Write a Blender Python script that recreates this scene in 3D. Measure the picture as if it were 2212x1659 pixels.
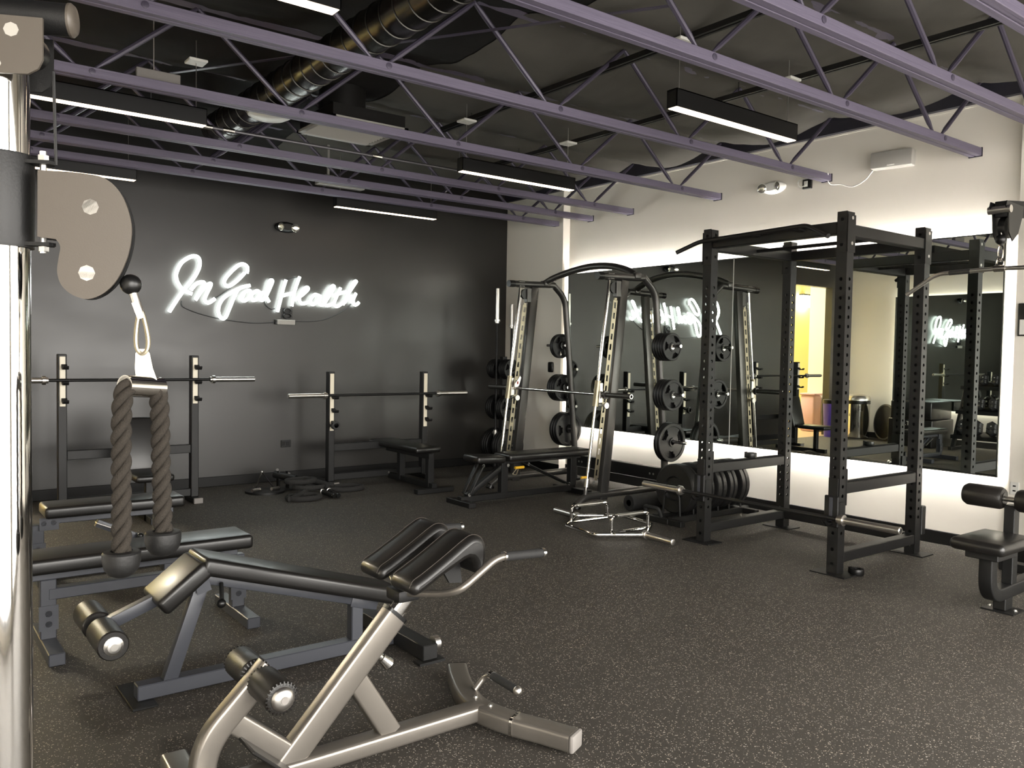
import bpy, bmesh, math, random
from mathutils import Vector, Matrix
from mathutils.geometry import tessellate_polygon
random.seed(7)
for o in list(bpy.data.objects): bpy.data.objects.remove(o)
S = bpy.context.scene
C = S.collection
R = math.radians
V = Vector

# ---------------------------------------------------------------- camera
CAMH = 1.48
yaw, pitch, roll = R(37.332), R(2.208), R(0.984)
fw = V((math.sin(yaw)*math.cos(pitch), math.cos(yaw)*math.cos(pitch), -math.sin(pitch)))
r0 = V((math.cos(yaw), -math.sin(yaw), 0)); u0 = r0.cross(fw)
rt = r0*math.cos(roll) + u0*math.sin(roll); up = rt.cross(fw)
cam = bpy.data.objects.new('camera', bpy.data.cameras.new('camera')); C.objects.link(cam)
cam.matrix_world = Matrix(((rt.x, up.x, -fw.x, 0), (rt.y, up.y, -fw.y, 0), (rt.z, up.z, -fw.z, CAMH), (0, 0, 0, 1)))
cam.data.sensor_fit = 'HORIZONTAL'; cam.data.sensor_width = 36.0
cam.data.lens = 36.0*1795.0/2212.0
cam.data.clip_start = 0.05; cam.data.clip_end = 200
S.camera = cam

# ---------------------------------------------------------------- sky, exposure
S.view_settings.view_transform = 'Standard'
S.view_settings.look = 'None'
S.view_settings.exposure = 0.0
S.view_settings.gamma = 1.0
S.view_settings.use_curve_mapping = False
W = bpy.data.worlds.new('overcast_sky'); S.world = W; W.use_nodes = True
bg = W.node_tree.nodes['Background']
bg.inputs['Strength'].default_value = 20.0
_n = W.node_tree.nodes; _l = W.node_tree.links.new       # bright overcast sky above the horizon, darker street below it
_tc = _n.new('ShaderNodeTexCoord'); _sp = _n.new('ShaderNodeSeparateXYZ'); _mr = _n.new('ShaderNodeMapRange'); _mx = _n.new('ShaderNodeMix'); _mx.data_type = 'RGBA'
_mr.inputs['From Min'].default_value = -0.06; _mr.inputs['From Max'].default_value = 0.06
_mx.inputs[6].default_value = (0.50, 0.475, 0.445, 1); _mx.inputs[7].default_value = (1.0, 0.962, 0.905, 1)
_l(_tc.outputs['Generated'], _sp.inputs['Vector']); _l(_sp.outputs['Z'], _mr.inputs['Value']); _l(_mr.outputs['Result'], _mx.inputs[0]); _l(_mx.outputs[2], bg.inputs['Color'])
# portals that guide the sky light through the shop-front windows (they emit nothing themselves)
FRONT = -1.3
WINS = [(-1.1, 1.6, 0.10, 2.9), (2.0, 6.1, 0.10, 2.9)]
for (x0, x1, z0, z1) in WINS:
    ld = bpy.data.lights.new('window_portal', 'AREA'); ld.shape = 'RECTANGLE'
    ld.size = x1-x0; ld.size_y = z1-z0; ld.cycles.is_portal = True
    lo = bpy.data.objects.new('window_portal', ld); C.objects.link(lo)
    lo.location = ((x0+x1)/2, FRONT-0.13, (z0+z1)/2); lo.rotation_euler = (R(90), 0, 0)

# ---------------------------------------------------------------- materials
def lin(c):
    return tuple((x/255/12.92 if x/255 <= 0.04045 else ((x/255+0.055)/1.055)**2.4) for x in c)
def mat(name, srgb, rough=0.5, metal=0.0, spec=0.5, bump=0.0, bscale=80.0, var=0.0, vscale=6.0, coat=0.0, rvar=0.0, tint=None):
    m = bpy.data.materials.new(name); m.use_nodes = True
    nt = m.node_tree; p = nt.nodes['Principled BSDF']; L = nt.links.new
    col = lin(srgb)
    p.inputs['Base Color'].default_value = (*col, 1); p.inputs['Roughness'].default_value = rough
    p.inputs['Metallic'].default_value = metal; p.inputs['Specular IOR Level'].default_value = spec
    p.inputs['Coat Weight'].default_value = coat; p.inputs['Coat Roughness'].default_value = 0.15
    tc = nt.nodes.new('ShaderNodeTexCoord')
    if var > 0 or rvar > 0:
        n = nt.nodes.new('ShaderNodeTexNoise'); n.inputs['Scale'].default_value = vscale; n.inputs['Detail'].default_value = 5
        L(tc.outputs['Object'], n.inputs['Vector'])
        if var > 0:
            mx = nt.nodes.new('ShaderNodeMix'); mx.data_type = 'RGBA'
            a = tuple(max(0, x*(1-var)) for x in col); b = tuple(min(1, x*(1+var)) for x in (lin(tint) if tint else col))
            mx.inputs[6].default_value = (*a, 1); mx.inputs[7].default_value = (*b, 1)
            L(n.outputs['Fac'], mx.inputs[0]); L(mx.outputs[2], p.inputs['Base Color'])
        if rvar > 0:
            mr = nt.nodes.new('ShaderNodeMapRange'); mr.inputs['From Min'].default_value = 0.3; mr.inputs['From Max'].default_value = 0.7
            mr.inputs['To Min'].default_value = max(0.02, rough-rvar); mr.inputs['To Max'].default_value = min(1, rough+rvar)
            L(n.outputs['Fac'], mr.inputs['Value']); L(mr.outputs['Result'], p.inputs['Roughness'])
    if bump > 0:
        n2 = nt.nodes.new('ShaderNodeTexNoise'); n2.inputs['Scale'].default_value = bscale; n2.inputs['Detail'].default_value = 4
        L(tc.outputs['Object'], n2.inputs['Vector'])
        bp = nt.nodes.new('ShaderNodeBump'); bp.inputs['Strength'].default_value = bump; bp.inputs['Distance'].default_value = 0.004
        L(n2.outputs['Fac'], bp.inputs['Height']); L(bp.outputs['Normal'], p.inputs['Normal'])
    return m
def emit(name, col, strength):
    m = bpy.data.materials.new(name); m.use_nodes = True
    nt = m.node_tree; nt.nodes.remove(nt.nodes['Principled BSDF'])
    e = nt.nodes.new('ShaderNodeEmission'); e.inputs['Color'].default_value = (*col, 1); e.inputs['Strength'].default_value = strength
    nt.links.new(e.outputs['Emission'], nt.nodes['Material Output'].inputs['Surface'])
    return m
def floor_mat():
    m = bpy.data.materials.new('speckled_rubber'); m.use_nodes = True
    nt = m.node_tree; p = nt.nodes['Principled BSDF']; L = nt.links.new
    tc = nt.nodes.new('ShaderNodeTexCoord')
    vo = nt.nodes.new('ShaderNodeTexVoronoi'); vo.inputs['Scale'].default_value = 210
    dn = nt.nodes.new('ShaderNodeTexNoise'); dn.inputs['Scale'].default_value = 60
    ad = nt.nodes.new('ShaderNodeVectorMath'); ad.operation = 'MULTIPLY_ADD'
    ad.inputs[1].default_value = (0.02, 0.02, 0.0)
    L(tc.outputs['Object'], dn.inputs['Vector']); L(dn.outputs['Color'], ad.inputs[0]); L(tc.outputs['Object'], ad.inputs[2]); L(ad.outputs[0], vo.inputs['Vector'])
    sp = nt.nodes.new('ShaderNodeSeparateColor'); L(vo.outputs['Color'], sp.inputs['Color'])
    th = nt.nodes.new('ShaderNodeMath'); th.operation = 'GREATER_THAN'; th.inputs[1].default_value = 0.86; L(sp.outputs[0], th.inputs[0])
    dl = nt.nodes.new('ShaderNodeMath'); dl.operation = 'LESS_THAN'; dl.inputs[1].default_value = 0.43; L(vo.outputs['Distance'], dl.inputs[0])
    mu = nt.nodes.new('ShaderNodeMath'); mu.operation = 'MULTIPLY'; L(th.outputs[0], mu.inputs[0]); L(dl.outputs[0], mu.inputs[1])
    fl = nt.nodes.new('ShaderNodeMix'); fl.data_type = 'RGBA'; fl.inputs[6].default_value = (*lin((150, 147, 141)), 1); fl.inputs[7].default_value = (*lin((172, 160, 143)), 1); L(sp.outputs[1], fl.inputs[0])
    n = nt.nodes.new('ShaderNodeTexNoise'); n.inputs['Scale'].default_value = 1.3; n.inputs['Detail'].default_value = 6; L(tc.outputs['Object'], n.inputs['Vector'])
    bs = nt.nodes.new('ShaderNodeMix'); bs.data_type = 'RGBA'; bs.inputs[6].default_value = (*lin((50, 47, 43)), 1); bs.inputs[7].default_value = (*lin((62, 58, 53)), 1); L(n.outputs['Fac'], bs.inputs[0])
    mx = nt.nodes.new('ShaderNodeMix'); mx.data_type = 'RGBA'; L(mu.outputs[0], mx.inputs[0]); L(bs.outputs[2], mx.inputs[6]); L(fl.outputs[2], mx.inputs[7])
    L(mx.outputs[2], p.inputs['Base Color'])
    p.inputs['Roughness'].default_value = 0.62; p.inputs['Specular IOR Level'].default_value = 0.35
    n3 = nt.nodes.new('ShaderNodeTexNoise'); n3.inputs['Scale'].default_value = 260; n3.inputs['Detail'].default_value = 3; L(tc.outputs['Object'], n3.inputs['Vector'])
    bp = nt.nodes.new('ShaderNodeBump'); bp.inputs['Strength'].default_value = 0.5; bp.inputs['Distance'].default_value = 0.003; L(n3.outputs['Fac'], bp.inputs['Height']); L(bp.outputs['Normal'], p.inputs['Normal'])
    return m
def wood_paint(name, srgb):
    m = mat(name, srgb, 0.55, 0, 0.4)
    nt = m.node_tree; p = nt.nodes['Principled BSDF']; L = nt.links.new
    tc = nt.nodes.new('ShaderNodeTexCoord'); mp = nt.nodes.new('ShaderNodeMapping'); mp.inputs['Scale'].default_value = (2.5, 60, 60)
    n = nt.nodes.new('ShaderNodeTexNoise'); n.inputs['Scale'].default_value = 1.0; n.inputs['Detail'].default_value = 6; n.inputs['Distortion'].default_value = 0.6
    L(tc.outputs['Object'], mp.inputs['Vector']); L(mp.outputs['Vector'], n.inputs['Vector'])
    c = lin(srgb); mx = nt.nodes.new('ShaderNodeMix'); mx.data_type = 'RGBA'
    mx.inputs[6].default_value = (*[x*0.82 for x in c], 1); mx.inputs[7].default_value = (*[x*1.2 for x in c], 1)
    L(n.outputs['Fac'], mx.inputs[0]); L(mx.outputs[2], p.inputs['Base Color'])
    bp = nt.nodes.new('ShaderNodeBump'); bp.inputs['Strength'].default_value = 0.6; bp.inputs['Distance'].default_value = 0.004
    L(n.outputs['Fac'], bp.inputs['Height']); L(bp.outputs['Normal'], p.inputs['Normal'])
    return m
def black_wall_mat():
    m = mat('black_wall_paint', (30, 29, 27), 0.33, 0, 0.65)
    nt = m.node_tree; p = nt.nodes['Principled BSDF']; L = nt.links.new
    tc = nt.nodes.new('ShaderNodeTexCoord')
    mp = nt.nodes.new('ShaderNodeMapping'); mp.inputs['Scale'].default_value = (0.7, 1, 1.5)
    n = nt.nodes.new('ShaderNodeTexNoise'); n.inputs['Scale'].default_value = 1.3; n.inputs['Detail'].default_value = 3; n.inputs['Roughness'].default_value = 0.5
    L(tc.outputs['Object'], mp.inputs['Vector']); L(mp.outputs['Vector'], n.inputs['Vector'])
    mr = nt.nodes.new('ShaderNodeMapRange'); mr.inputs['From Min'].default_value = 0.2; mr.inputs['From Max'].default_value = 0.8
    mr.inputs['To Min'].default_value = 0.29; mr.inputs['To Max'].default_value = 0.43
    L(n.outputs['Fac'], mr.inputs['Value']); L(mr.outputs['Result'], p.inputs['Roughness'])
    mx = nt.nodes.new('ShaderNodeMix'); mx.data_type = 'RGBA'
    mx.inputs[6].default_value = (*lin((26, 25, 23)), 1); mx.inputs[7].default_value = (*lin((36, 34, 31)), 1)
    L(n.outputs['Fac'], mx.inputs[0]); L(mx.outputs[2], p.inputs['Base Color'])
    return m
def rope_mat():
    m = mat('braided_cord', (60, 53, 46), 0.9, 0, 0.2)
    nt = m.node_tree; p = nt.nodes['Principled BSDF']; L = nt.links.new
    tc = nt.nodes.new('ShaderNodeTexCoord'); n = nt.nodes.new('ShaderNodeTexNoise'); n.inputs['Scale'].default_value = 420; n.inputs['Detail'].default_value = 3
    L(tc.outputs['Object'], n.inputs['Vector'])
    mx = nt.nodes.new('ShaderNodeMix'); mx.data_type = 'RGBA'; mx.inputs[6].default_value = (*lin((20, 18, 16)), 1); mx.inputs[7].default_value = (*lin((54, 49, 43)), 1)
    L(n.outputs['Fac'], mx.inputs[0]); L(mx.outputs[2], p.inputs['Base Color'])
    bp = nt.nodes.new('ShaderNodeBump'); bp.inputs['Strength'].default_value = 0.8; bp.inputs['Distance'].default_value = 0.002
    L(n.outputs['Fac'], bp.inputs['Height']); L(bp.outputs['Normal'], p.inputs['Normal'])
    return m

M = dict(
 floor=floor_mat(),
 white=mat('warm_white_wall_paint', (234, 229, 218), 0.6, 0, 0.3, bump=0.08, bscale=150),
 black_wall=black_wall_mat(),
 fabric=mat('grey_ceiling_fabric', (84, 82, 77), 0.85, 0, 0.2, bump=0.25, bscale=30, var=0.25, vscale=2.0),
 fabric2=mat('black_ceiling_fabric', (24, 23, 22), 0.85, 0, 0.2, bump=0.25, bscale=30, var=0.25, vscale=2.0),  # darkness of the left ceiling put into this copy's colour
 deck=mat('black_roof_deck', (24, 23, 22), 0.9),
 navy=mat('navy_ledger_paint', (30, 29, 40), 0.6, bump=0.2, bscale=40),
 joist=wood_paint('purple_grey_joist_paint', (97, 91, 108)),
 web=mat('purple_grey_steel_paint', (74, 69, 84), 0.4, 0.2, 0.5, bump=0.1, bscale=60),
 baseb=mat('black_rubber_base', (11, 11, 11), 0.55, 0, 0.3),
 black=mat('black_powder_coat', (16, 16, 16), 0.48, 0.0, 0.32, bump=0.12, bscale=500),
 satin=mat('satin_brown_black_coat', (74, 68, 61), 0.4, 0.1, 0.5, bump=0.04, bscale=400),
 grey=mat('charcoal_powder_coat', (56, 58, 64), 0.38, 0.1, 0.5, bump=0.1, bscale=500),
 darkgrey=mat('dark_grey_powder_coat', (25, 25, 25), 0.45, 0.1, 0.35, bump=0.1, bscale=500),
 graphite=mat('graphite_metallic_paint', (76, 75, 73), 0.33, 0.7, 0.5, bump=0.03, bscale=300),
 silver=mat('champagne_silver_paint', (124, 119, 112), 0.32, 0.7, 0.5, bump=0.05, bscale=350, var=0.06, vscale=9),
 chrome=mat('polished_chrome', (222, 220, 216), 0.07, 1.0),
 steel=mat('brushed_steel', (212, 209, 204), 0.30, 1.0),
 zinc=mat('gold_zinc_plating', (150, 142, 122), 0.38, 0.9),
 bolt=mat('bright_bolt_steel', (205, 203, 199), 0.30, 0.95),
 vinyl=mat('black_vinyl', (19, 18, 17), 0.36, 0, 0.42, bump=0.05, bscale=180, coat=0.1),
 stitch=mat('brown_stitching', (48, 41, 35), 0.7),
 foam=mat('black_foam_grip', (22, 22, 22), 0.75, bump=0.3, bscale=300),
 rubber=mat('black_rubber', (15, 15, 15), 0.48, 0, 0.4, bump=0.1, bscale=200),
 roller=mat('black_roller_vinyl', (24, 22, 20), 0.40, 0, 0.4, bump=0.15, bscale=150),
 capplastic=mat('grey_end_cap', (120, 116, 112), 0.5),
 blackplastic=mat('black_plastic', (11, 11, 11), 0.35, 0, 0.4),
 whiteplastic=mat('white_plastic', (225, 224, 218), 0.4),
 greyplastic=mat('light_grey_plastic', (170, 168, 162), 0.5, bump=0.1, bscale=400),
 uhmw=mat('cream_wear_strip', (232, 224, 202), 0.35),
 yellow=mat('yellow_plastic', (206, 160, 40), 0.4),
 duct=mat('dark_galvanised_steel', (52, 51, 48), 0.26, 0.85, 0.5),
 ductblack=mat('black_painted_duct', (30, 29, 28), 0.35, 0.3),
 conduit=mat('grey_conduit', (120, 118, 122), 0.35, 0.8),
 mirror=mat('silvered_mirror', (226, 232, 226), 0.0, 1.0),
 mirror_edge=mat('mirror_edge_trim', (60, 62, 60), 0.3, 0.6),
 rope=rope_mat(),
 battle=mat('black_poly_rope', (26, 25, 24), 0.85, bump=0.9, bscale=90),
 wire=mat('black_wire', (14, 14, 14), 0.5),
 whitewire=mat('white_wire', (220, 218, 212), 0.5),
 reflector=mat('lamp_reflector', (235, 233, 222), 0.12, 0.9),
 hallwall=mat('pale_yellow_hall_paint', (240, 230, 176), 0.6),
 hallfloor=mat('tan_plank_floor', (176, 150, 116), 0.5, var=0.15, vscale=5),
 pink=mat('pink_plastic', (214, 178, 184), 0.5),
 purple=mat('purple_plastic', (72, 54, 150), 0.4),
 hexiron=mat('hex_rubber_head', (34, 34, 35), 0.5, bump=0.1, bscale=200),
 red=mat('red_mark', (150, 40, 30), 0.5),
 print_white=mat('white_print', (225, 225, 220), 0.6),
 alum=mat('window_aluminium', (60, 60, 62), 0.35, 0.8),
 E_lens=emit('warm_light_lens', (1.0, 0.78, 0.56), 6.5),
 E_neon=emit('white_neon', (0.93, 1.0, 0.96), 18.0),
 E_led=emit('white_led_strip', (1.0, 0.96, 0.90), 190.0),
 E_led2=emit('warm_led_strip', (1.0, 0.93, 0.82), 800.0),
 E_hallc=emit('hall_ceiling_glass', (1.0, 0.90, 0.70), 520.0),  # glow of an unseen lamp added to brighten the hallway
 E_hall=emit('hall_lamp_glass', (1.0, 0.88, 0.55), 60.0),
)
gl = bpy.data.materials.new('window_glass'); gl.use_nodes = True
gp = gl.node_tree.nodes['Principled BSDF']; gp.inputs['Transmission Weight'].default_value = 1.0; gp.inputs['Roughness'].default_value = 0.0; gp.inputs['IOR'].default_value = 1.0
M['glass'] = gl

# ---------------------------------------------------------------- mesh helpers
def frame_of(d, upv=(0, 0, 1)):
    d = V(d).normalized(); u = V(upv)
    if abs(d.dot(u)) > 0.98: u = V((1, 0, 0)) if abs(d.x) < 0.9 else V((0, 1, 0))
    s = d.cross(u).normalized(); t = s.cross(d).normalized()
    return d, s, t
def fillet(pts, r, n=6):
    pts = [V(p) for p in pts]; out = [pts[0]]
    for i in range(1, len(pts)-1):
        a, b, c = pts[i-1], pts[i], pts[i+1]
        rr = r[i-1] if isinstance(r, (list, tuple)) else r
        d1 = (a-b); d2 = (c-b); l = min(rr, d1.length*0.49, d2.length*0.49)
        p1 = b+d1.normalized()*l; p2 = b+d2.normalized()*l
        for k in range(n+1):
            t = k/n; out.append(p1*(1-t)**2 + b*2*t*(1-t) + p2*t*t)
    out.append(pts[-1]); return out
def spline(pts, n=6, closed=False):
    pts = [V(p) for p in pts]; out = []; m = len(pts)
    rng = range(m if closed else m-1)
    for i in rng:
        g = (lambda k: pts[k % m]) if closed else (lambda k: pts[max(0, min(m-1, k))])
        p0, p1, p2, p3 = g(i-1), g(i), g(i+1), g(i+2)
        for k in range(n):
            t = k/n
            out.append(0.5*((2*p1)+(p2-p0)*t+(2*p0-5*p1+4*p2-p3)*t*t+(3*p1-p0-3*p2+p3)*t**3))
    if not closed: out.append(pts[-1])
    return out
class MB:
    def __init__(s): s.v = []; s.f = []
    def add(s, vs, fs):
        k = len(s.v); s.v += [V(p) for p in vs]; s.f += [tuple(i+k for i in f) for f in fs]; return s
    def box(s, a, b):
        x0, y0, z0 = a; x1, y1, z1 = b
        return s.add([(x0,y0,z0),(x1,y0,z0),(x1,y1,z0),(x0,y1,z0),(x0,y0,z1),(x1,y0,z1),(x1,y1,z1),(x0,y1,z1)],
                     [(0,3,2,1),(4,5,6,7),(0,1,5,4),(1,2,6,5),(2,3,7,6),(3,0,4,7)])
    def bev(s, a, b, r=0.01, seg=2, mtx=None):
        bm = bmesh.new(); bmesh.ops.create_cube(bm, size=1)
        c = (V(a)+V(b))/2; d = V(b)-V(a)
        for v in bm.verts: v.co = V((v.co.x*d.x, v.co.y*d.y, v.co.z*d.z))
        bmesh.ops.bevel(bm, geom=bm.edges[:], offset=min(r, min(abs(d.x), abs(d.y), abs(d.z))*0.49), segments=seg, profile=0.5, affect='EDGES')
        bm.verts.index_update()
        vs = [(mtx @ (v.co + c)) if mtx else v.co + c for v in bm.verts]; fs = [tuple(v.index for v in f.verts) for f in bm.faces]
        bm.free(); return s.add(vs, fs)
    def beam(s, p0, p1, w, h, upv=(0, 0, 1), r=0.0):
        p0, p1 = V(p0), V(p1); d, sd, t = frame_of(p1-p0, upv); L = (p1-p0).length
        m = Matrix(((d.x, sd.x, t.x, p0.x), (d.y, sd.y, t.y, p0.y), (d.z, sd.z, t.z, p0.z), (0, 0, 0, 1)))
        if r > 0: return s.bev((0, -w/2, -h/2), (L, w/2, h/2), r, 2, m)
        q = MB().box((0, -w/2, -h/2), (L, w/2, h/2)); return s.add([m @ p for p in q.v], q.f)
    def sweep(s, pts, sec, upv=(0, 0, 1), closed=False, cap=True):
        pts = [V(p) for p in pts]; n = len(sec); m = len(pts); rings = []; ref = None
        for i in range(m):
            a = pts[(i-1) % m] if (closed or i > 0) else pts[i]; b = pts[(i+1) % m] if (closed or i < m-1) else pts[i]
            d = (b-a).normalized()
            if ref is None: _, sd, t = frame_of(d, upv)
            else:
                t = (ref - d*ref.dot(d)); t = t.normalized() if t.length > 1e-6 else frame_of(d, upv)[2]; sd = d.cross(t).normalized()
            ref = t
            sc = sec[i] if isinstance(sec[0][0], (list, tuple)) else sec
            rings.append([pts[i] + sd*x + t*y for (x, y) in sc])
        n = len(rings[0]); vs = [p for rg in rings for p in rg]; fs = []
        for i in range(m if closed else m-1):
            j = (i+1) % m
            for k in range(n): fs.append((i*n+k, i*n+(k+1) % n, j*n+(k+1) % n, j*n+k))
        if cap and not closed: fs.append(tuple(range(n-1, -1, -1))); fs.append(tuple((m-1)*n+k for k in range(n)))
        return s.add(vs, fs)
    def tube(s, pts, r, n=10, upv=(0, 0, 1), closed=False):
        if isinstance(r, (list, tuple)): sec = [[(q*math.cos(2*math.pi*k/n), q*math.sin(2*math.pi*k/n)) for k in range(n)] for q in r]
        else: sec = [(r*math.cos(2*math.pi*k/n), r*math.sin(2*math.pi*k/n)) for k in range(n)]
        return s.sweep(pts, sec, upv, closed)
    def rtube(s, pts, w, h, rr=0.012, upv=(0, 0, 1)):
        sec = []
        for cx, cy, a0 in ((w/2-rr, h/2-rr, 0), (-w/2+rr, h/2-rr, 90), (-w/2+rr, -h/2+rr, 180), (w/2-rr, -h/2+rr, 270)):
            for k in range(4): a = R(a0+30*k); sec.append((cx+rr*math.cos(a), cy+rr*math.sin(a)))
        return s.sweep(pts, sec, upv)
    def lathe(s, o, axis, prof, n=20):
        d, sd, t = frame_of(axis); o = V(o); vs = []; fs = []; m = len(prof)
        for (h, r) in prof:
            for k in range(n): a = 2*math.pi*k/n; vs.append(o + d*h + sd*(r*math.cos(a)) + t*(r*math.sin(a)))
        for i in range(m-1):
            for k in range(n): fs.append((i*n+k, i*n+(k+1) % n, (i+1)*n+(k+1) % n, (i+1)*n+k))
        fs.append(tuple(range(n-1, -1, -1))); fs.append(tuple((m-1)*n+k for k in range(n)))
        return s.add(vs, fs)
    def cyl(s, p0, p1, r, n=14):
        p0, p1 = V(p0), V(p1); return s.lathe(p0, p1-p0, [(0, r), ((p1-p0).length, r)], n)
    def sphere(s, c, r, n=12):
        return s.lathe(V(c)-V((0, 0, r)), (0, 0, 1), [(r-r*math.cos(math.pi*i/8), max(1e-4, r*math.sin(math.pi*i/8))) for i in range(9)], n)
    def prism(s, pts, o, u, v, thick):
        o, u, v = V(o), V(u), V(v); w = u.cross(v).normalized()*thick/2; n = len(pts)
        P = [o+u*a+v*b for a, b in pts]
        return s.add([p-w for p in P]+[p+w for p in P], [t for f in tessellate_polygon([[V((a, b, 0)) for a, b in pts]]) for t in ((f[2], f[1], f[0]), (f[0]+n, f[1]+n, f[2]+n))]+[(i, (i+1) % n, n+(i+1) % n, n+i) for i in range(n)])
def mesh_of(name, mb, m, ang=35):
    me = bpy.data.meshes.new(name); me.from_pydata([tuple(p) for p in mb.v], [], mb.f)
    me.materials.append(m); me.validate(clean_customdata=False); me.update()
    bm = bmesh.new(); bm.from_mesh(me); bmesh.ops.recalc_face_normals(bm, faces=bm.faces[:]); bm.to_mesh(me); bm.free()
    me.polygons.foreach_set('use_smooth', [True]*len(me.polygons)); me.set_sharp_from_angle(angle=R(ang))
    return me
ORG = {}
def tag(o, label=None, cat=None, group=None, kind=None):
    if label: o['label'] = label
    if cat: o['category'] = cat
    if group: o['group'] = group
    if kind: o['kind'] = kind
    return o
def thing(name, loc, label, cat, group=None):
    o = bpy.data.objects.new(name, None); C.objects.link(o); o.location = loc; o.empty_display_size = 0.1
    ORG[o.name] = V(loc); return tag(o, label, cat, group)
def obj(name, mb, m, parent=None, label=None, cat=None, group=None, kind=None, ang=35):
    if parent is None:
        xs = [p.x for p in mb.v]; ys = [p.y for p in mb.v]; zs = [p.z for p in mb.v]
        T = V(((min(xs)+max(xs))/2, (min(ys)+max(ys))/2, min(zs)))
    else: T = ORG[parent.name]
    q = MB(); q.v = [p-T for p in mb.v]; q.f = mb.f
    o = bpy.data.objects.new(name, mesh_of(name, q, m, ang)); C.objects.link(o)
    ORG[o.name] = T
    if parent is None: o.location = T
    else: o.parent = parent
    return tag(o, label, cat, group, kind)
def struct(name, mb, m, parent=None, label=None): return obj(name, mb, m, parent, label, kind=None if parent else 'structure')
def inst(name, me, loc, rot=None, parent=None):
    o = bpy.data.objects.new(name, me); C.objects.link(o)
    loc = V(loc)
    o.location = loc-ORG[parent.name] if parent else loc
    if rot is not None: o.rotation_mode = 'XYZ'; o.rotation_euler = rot.to_euler('XYZ') if isinstance(rot, Matrix) else rot
    if parent: o.parent = parent
    ORG[o.name] = ORG[parent.name] if parent else loc
    return o
def dirrot(d, upv=(0, 0, 1)):
    d, s_, t = frame_of(d, upv)      # local z -> d
    return Matrix(((s_.x, t.x, d.x), (s_.y, t.y, d.y), (s_.z, t.z, d.z)))
def copytree(o, parent=None):
    c = o.copy(); C.objects.link(c)
    if parent: c.parent = parent
    for ch in list(o.children): copytree(ch, c)
    return c
BOLT = mesh_of('bolt', MB().lathe((0, 0, 0), (0, 0, 1), [(0, 0.0125), (0.003, 0.0125), (0.0035, 0.0095), (0.008, 0.0085), (0.010, 0.005)], 8), M['bolt'])
def bolt(p, d, parent, s=1.0):
    o = inst('bolt', BOLT, p, dirrot(d), parent); o.scale = (s, s, s); return o
# glass that daylight passes straight through
nt = M['glass'].node_tree; nt.nodes.clear()
_o = nt.nodes.new('ShaderNodeOutputMaterial'); _t = nt.nodes.new('ShaderNodeBsdfTransparent'); _g = nt.nodes.new('ShaderNodeBsdfGlossy'); _x = nt.nodes.new('ShaderNodeMixShader')
_g.inputs['Roughness'].default_value = 0.0; _x.inputs[0].default_value = 0.07
nt.links.new(_t.outputs[0], _x.inputs[1]); nt.links.new(_g.outputs[0], _x.inputs[2]); nt.links.new(_x.outputs[0], _o.inputs['Surface'])

# ================================================================ THE ROOM
XL, XR, YB, ZT = -1.30, 6.76, 8.88, 3.74
struct('floor', MB().box((XL-0.2, FRONT-0.2, -0.12), (XR+0.2, YB+0.14, 0)), M['floor'])
wb = MB().box((0.41, YB, 0), (XR+0.2, YB+0.14, ZT)).box((XL-0.2, YB, 2.79), (0.41, YB+0.14, ZT)).box((XL-0.2, YB, 0), (-0.95, YB+0.14, 2.79))
struct('wall_back', wb, M['black_wall'])
struct('wall_right', MB().box((XR, FRONT-0.2, 0), (XR+0.2, YB, ZT)).box((6.65, 7.745, 0), (XR, YB, ZT)).box((6.665, FRONT, 0), (XR, 2.64, ZT)), M['white'])
struct('wall_left', MB().box((XL-0.2, FRONT-0.2, 0), (XL, YB, ZT)), M['white'])
wf = MB(); xs = [XL, WINS[0][0], WINS[0][1], WINS[1][0], WINS[1][1], XR]
for i in (0, 2, 4): wf.box((xs[i], FRONT-0.12, 0), (xs[i+1], FRONT, ZT))
for (x0, x1, z0, z1) in WINS: wf.box((x0, FRONT-0.12, 0), (x1, FRONT, z0)).box((x0, FRONT-0.12, z1), (x1, FRONT, ZT))
struct('wall_front', wf, M['white'])
for i, (x0, x1, z0, z1) in enumerate(WINS):
    f = MB(); y = FRONT-0.06; n = 2 if i == 0 else 3
    for k in range(n+1):
        xx = x0+(x1-x0)*k/n; f.box((max(x0, xx-0.03), y-0.03, z0), (min(x1, xx+0.03), y+0.03, z1))
    f.box((x0, y-0.03, z0), (x1, y+0.03, z0+0.06)).box((x0, y-0.03, z1-0.06), (x1, y+0.03, z1))
    wo = struct('window_%d' % (i+1), f, M['alum'])
    for k in range(n):
        struct('pane', MB().box((x0+(x1-x0)*k/n+0.03, y-0.004, z0+0.06), (x0+(x1-x0)*(k+1)/n-0.03, y+0.004, z1-0.06)), M['glass'], wo)
struct('baseboard_back', MB().bev((0.41, YB-0.012, 0), (6.64, YB, 0.105), 0.004, 1), M['baseb'])
struct('baseboard_right', MB().bev((XR-0.012, 2.64, 0), (XR, 7.74, 0.105), 0.004, 1).bev((6.638, 7.735, 0), (6.65, YB-0.013, 0.105), 0.004, 1).bev((6.653, FRONT, 0), (6.665, 2.645, 0.105), 0.004, 1), M['baseb'])
struct('baseboard_left', MB().bev((XL, FRONT, 0), (XL+0.012, YB, 0.105), 0.004, 1), M['baseb'])
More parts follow.
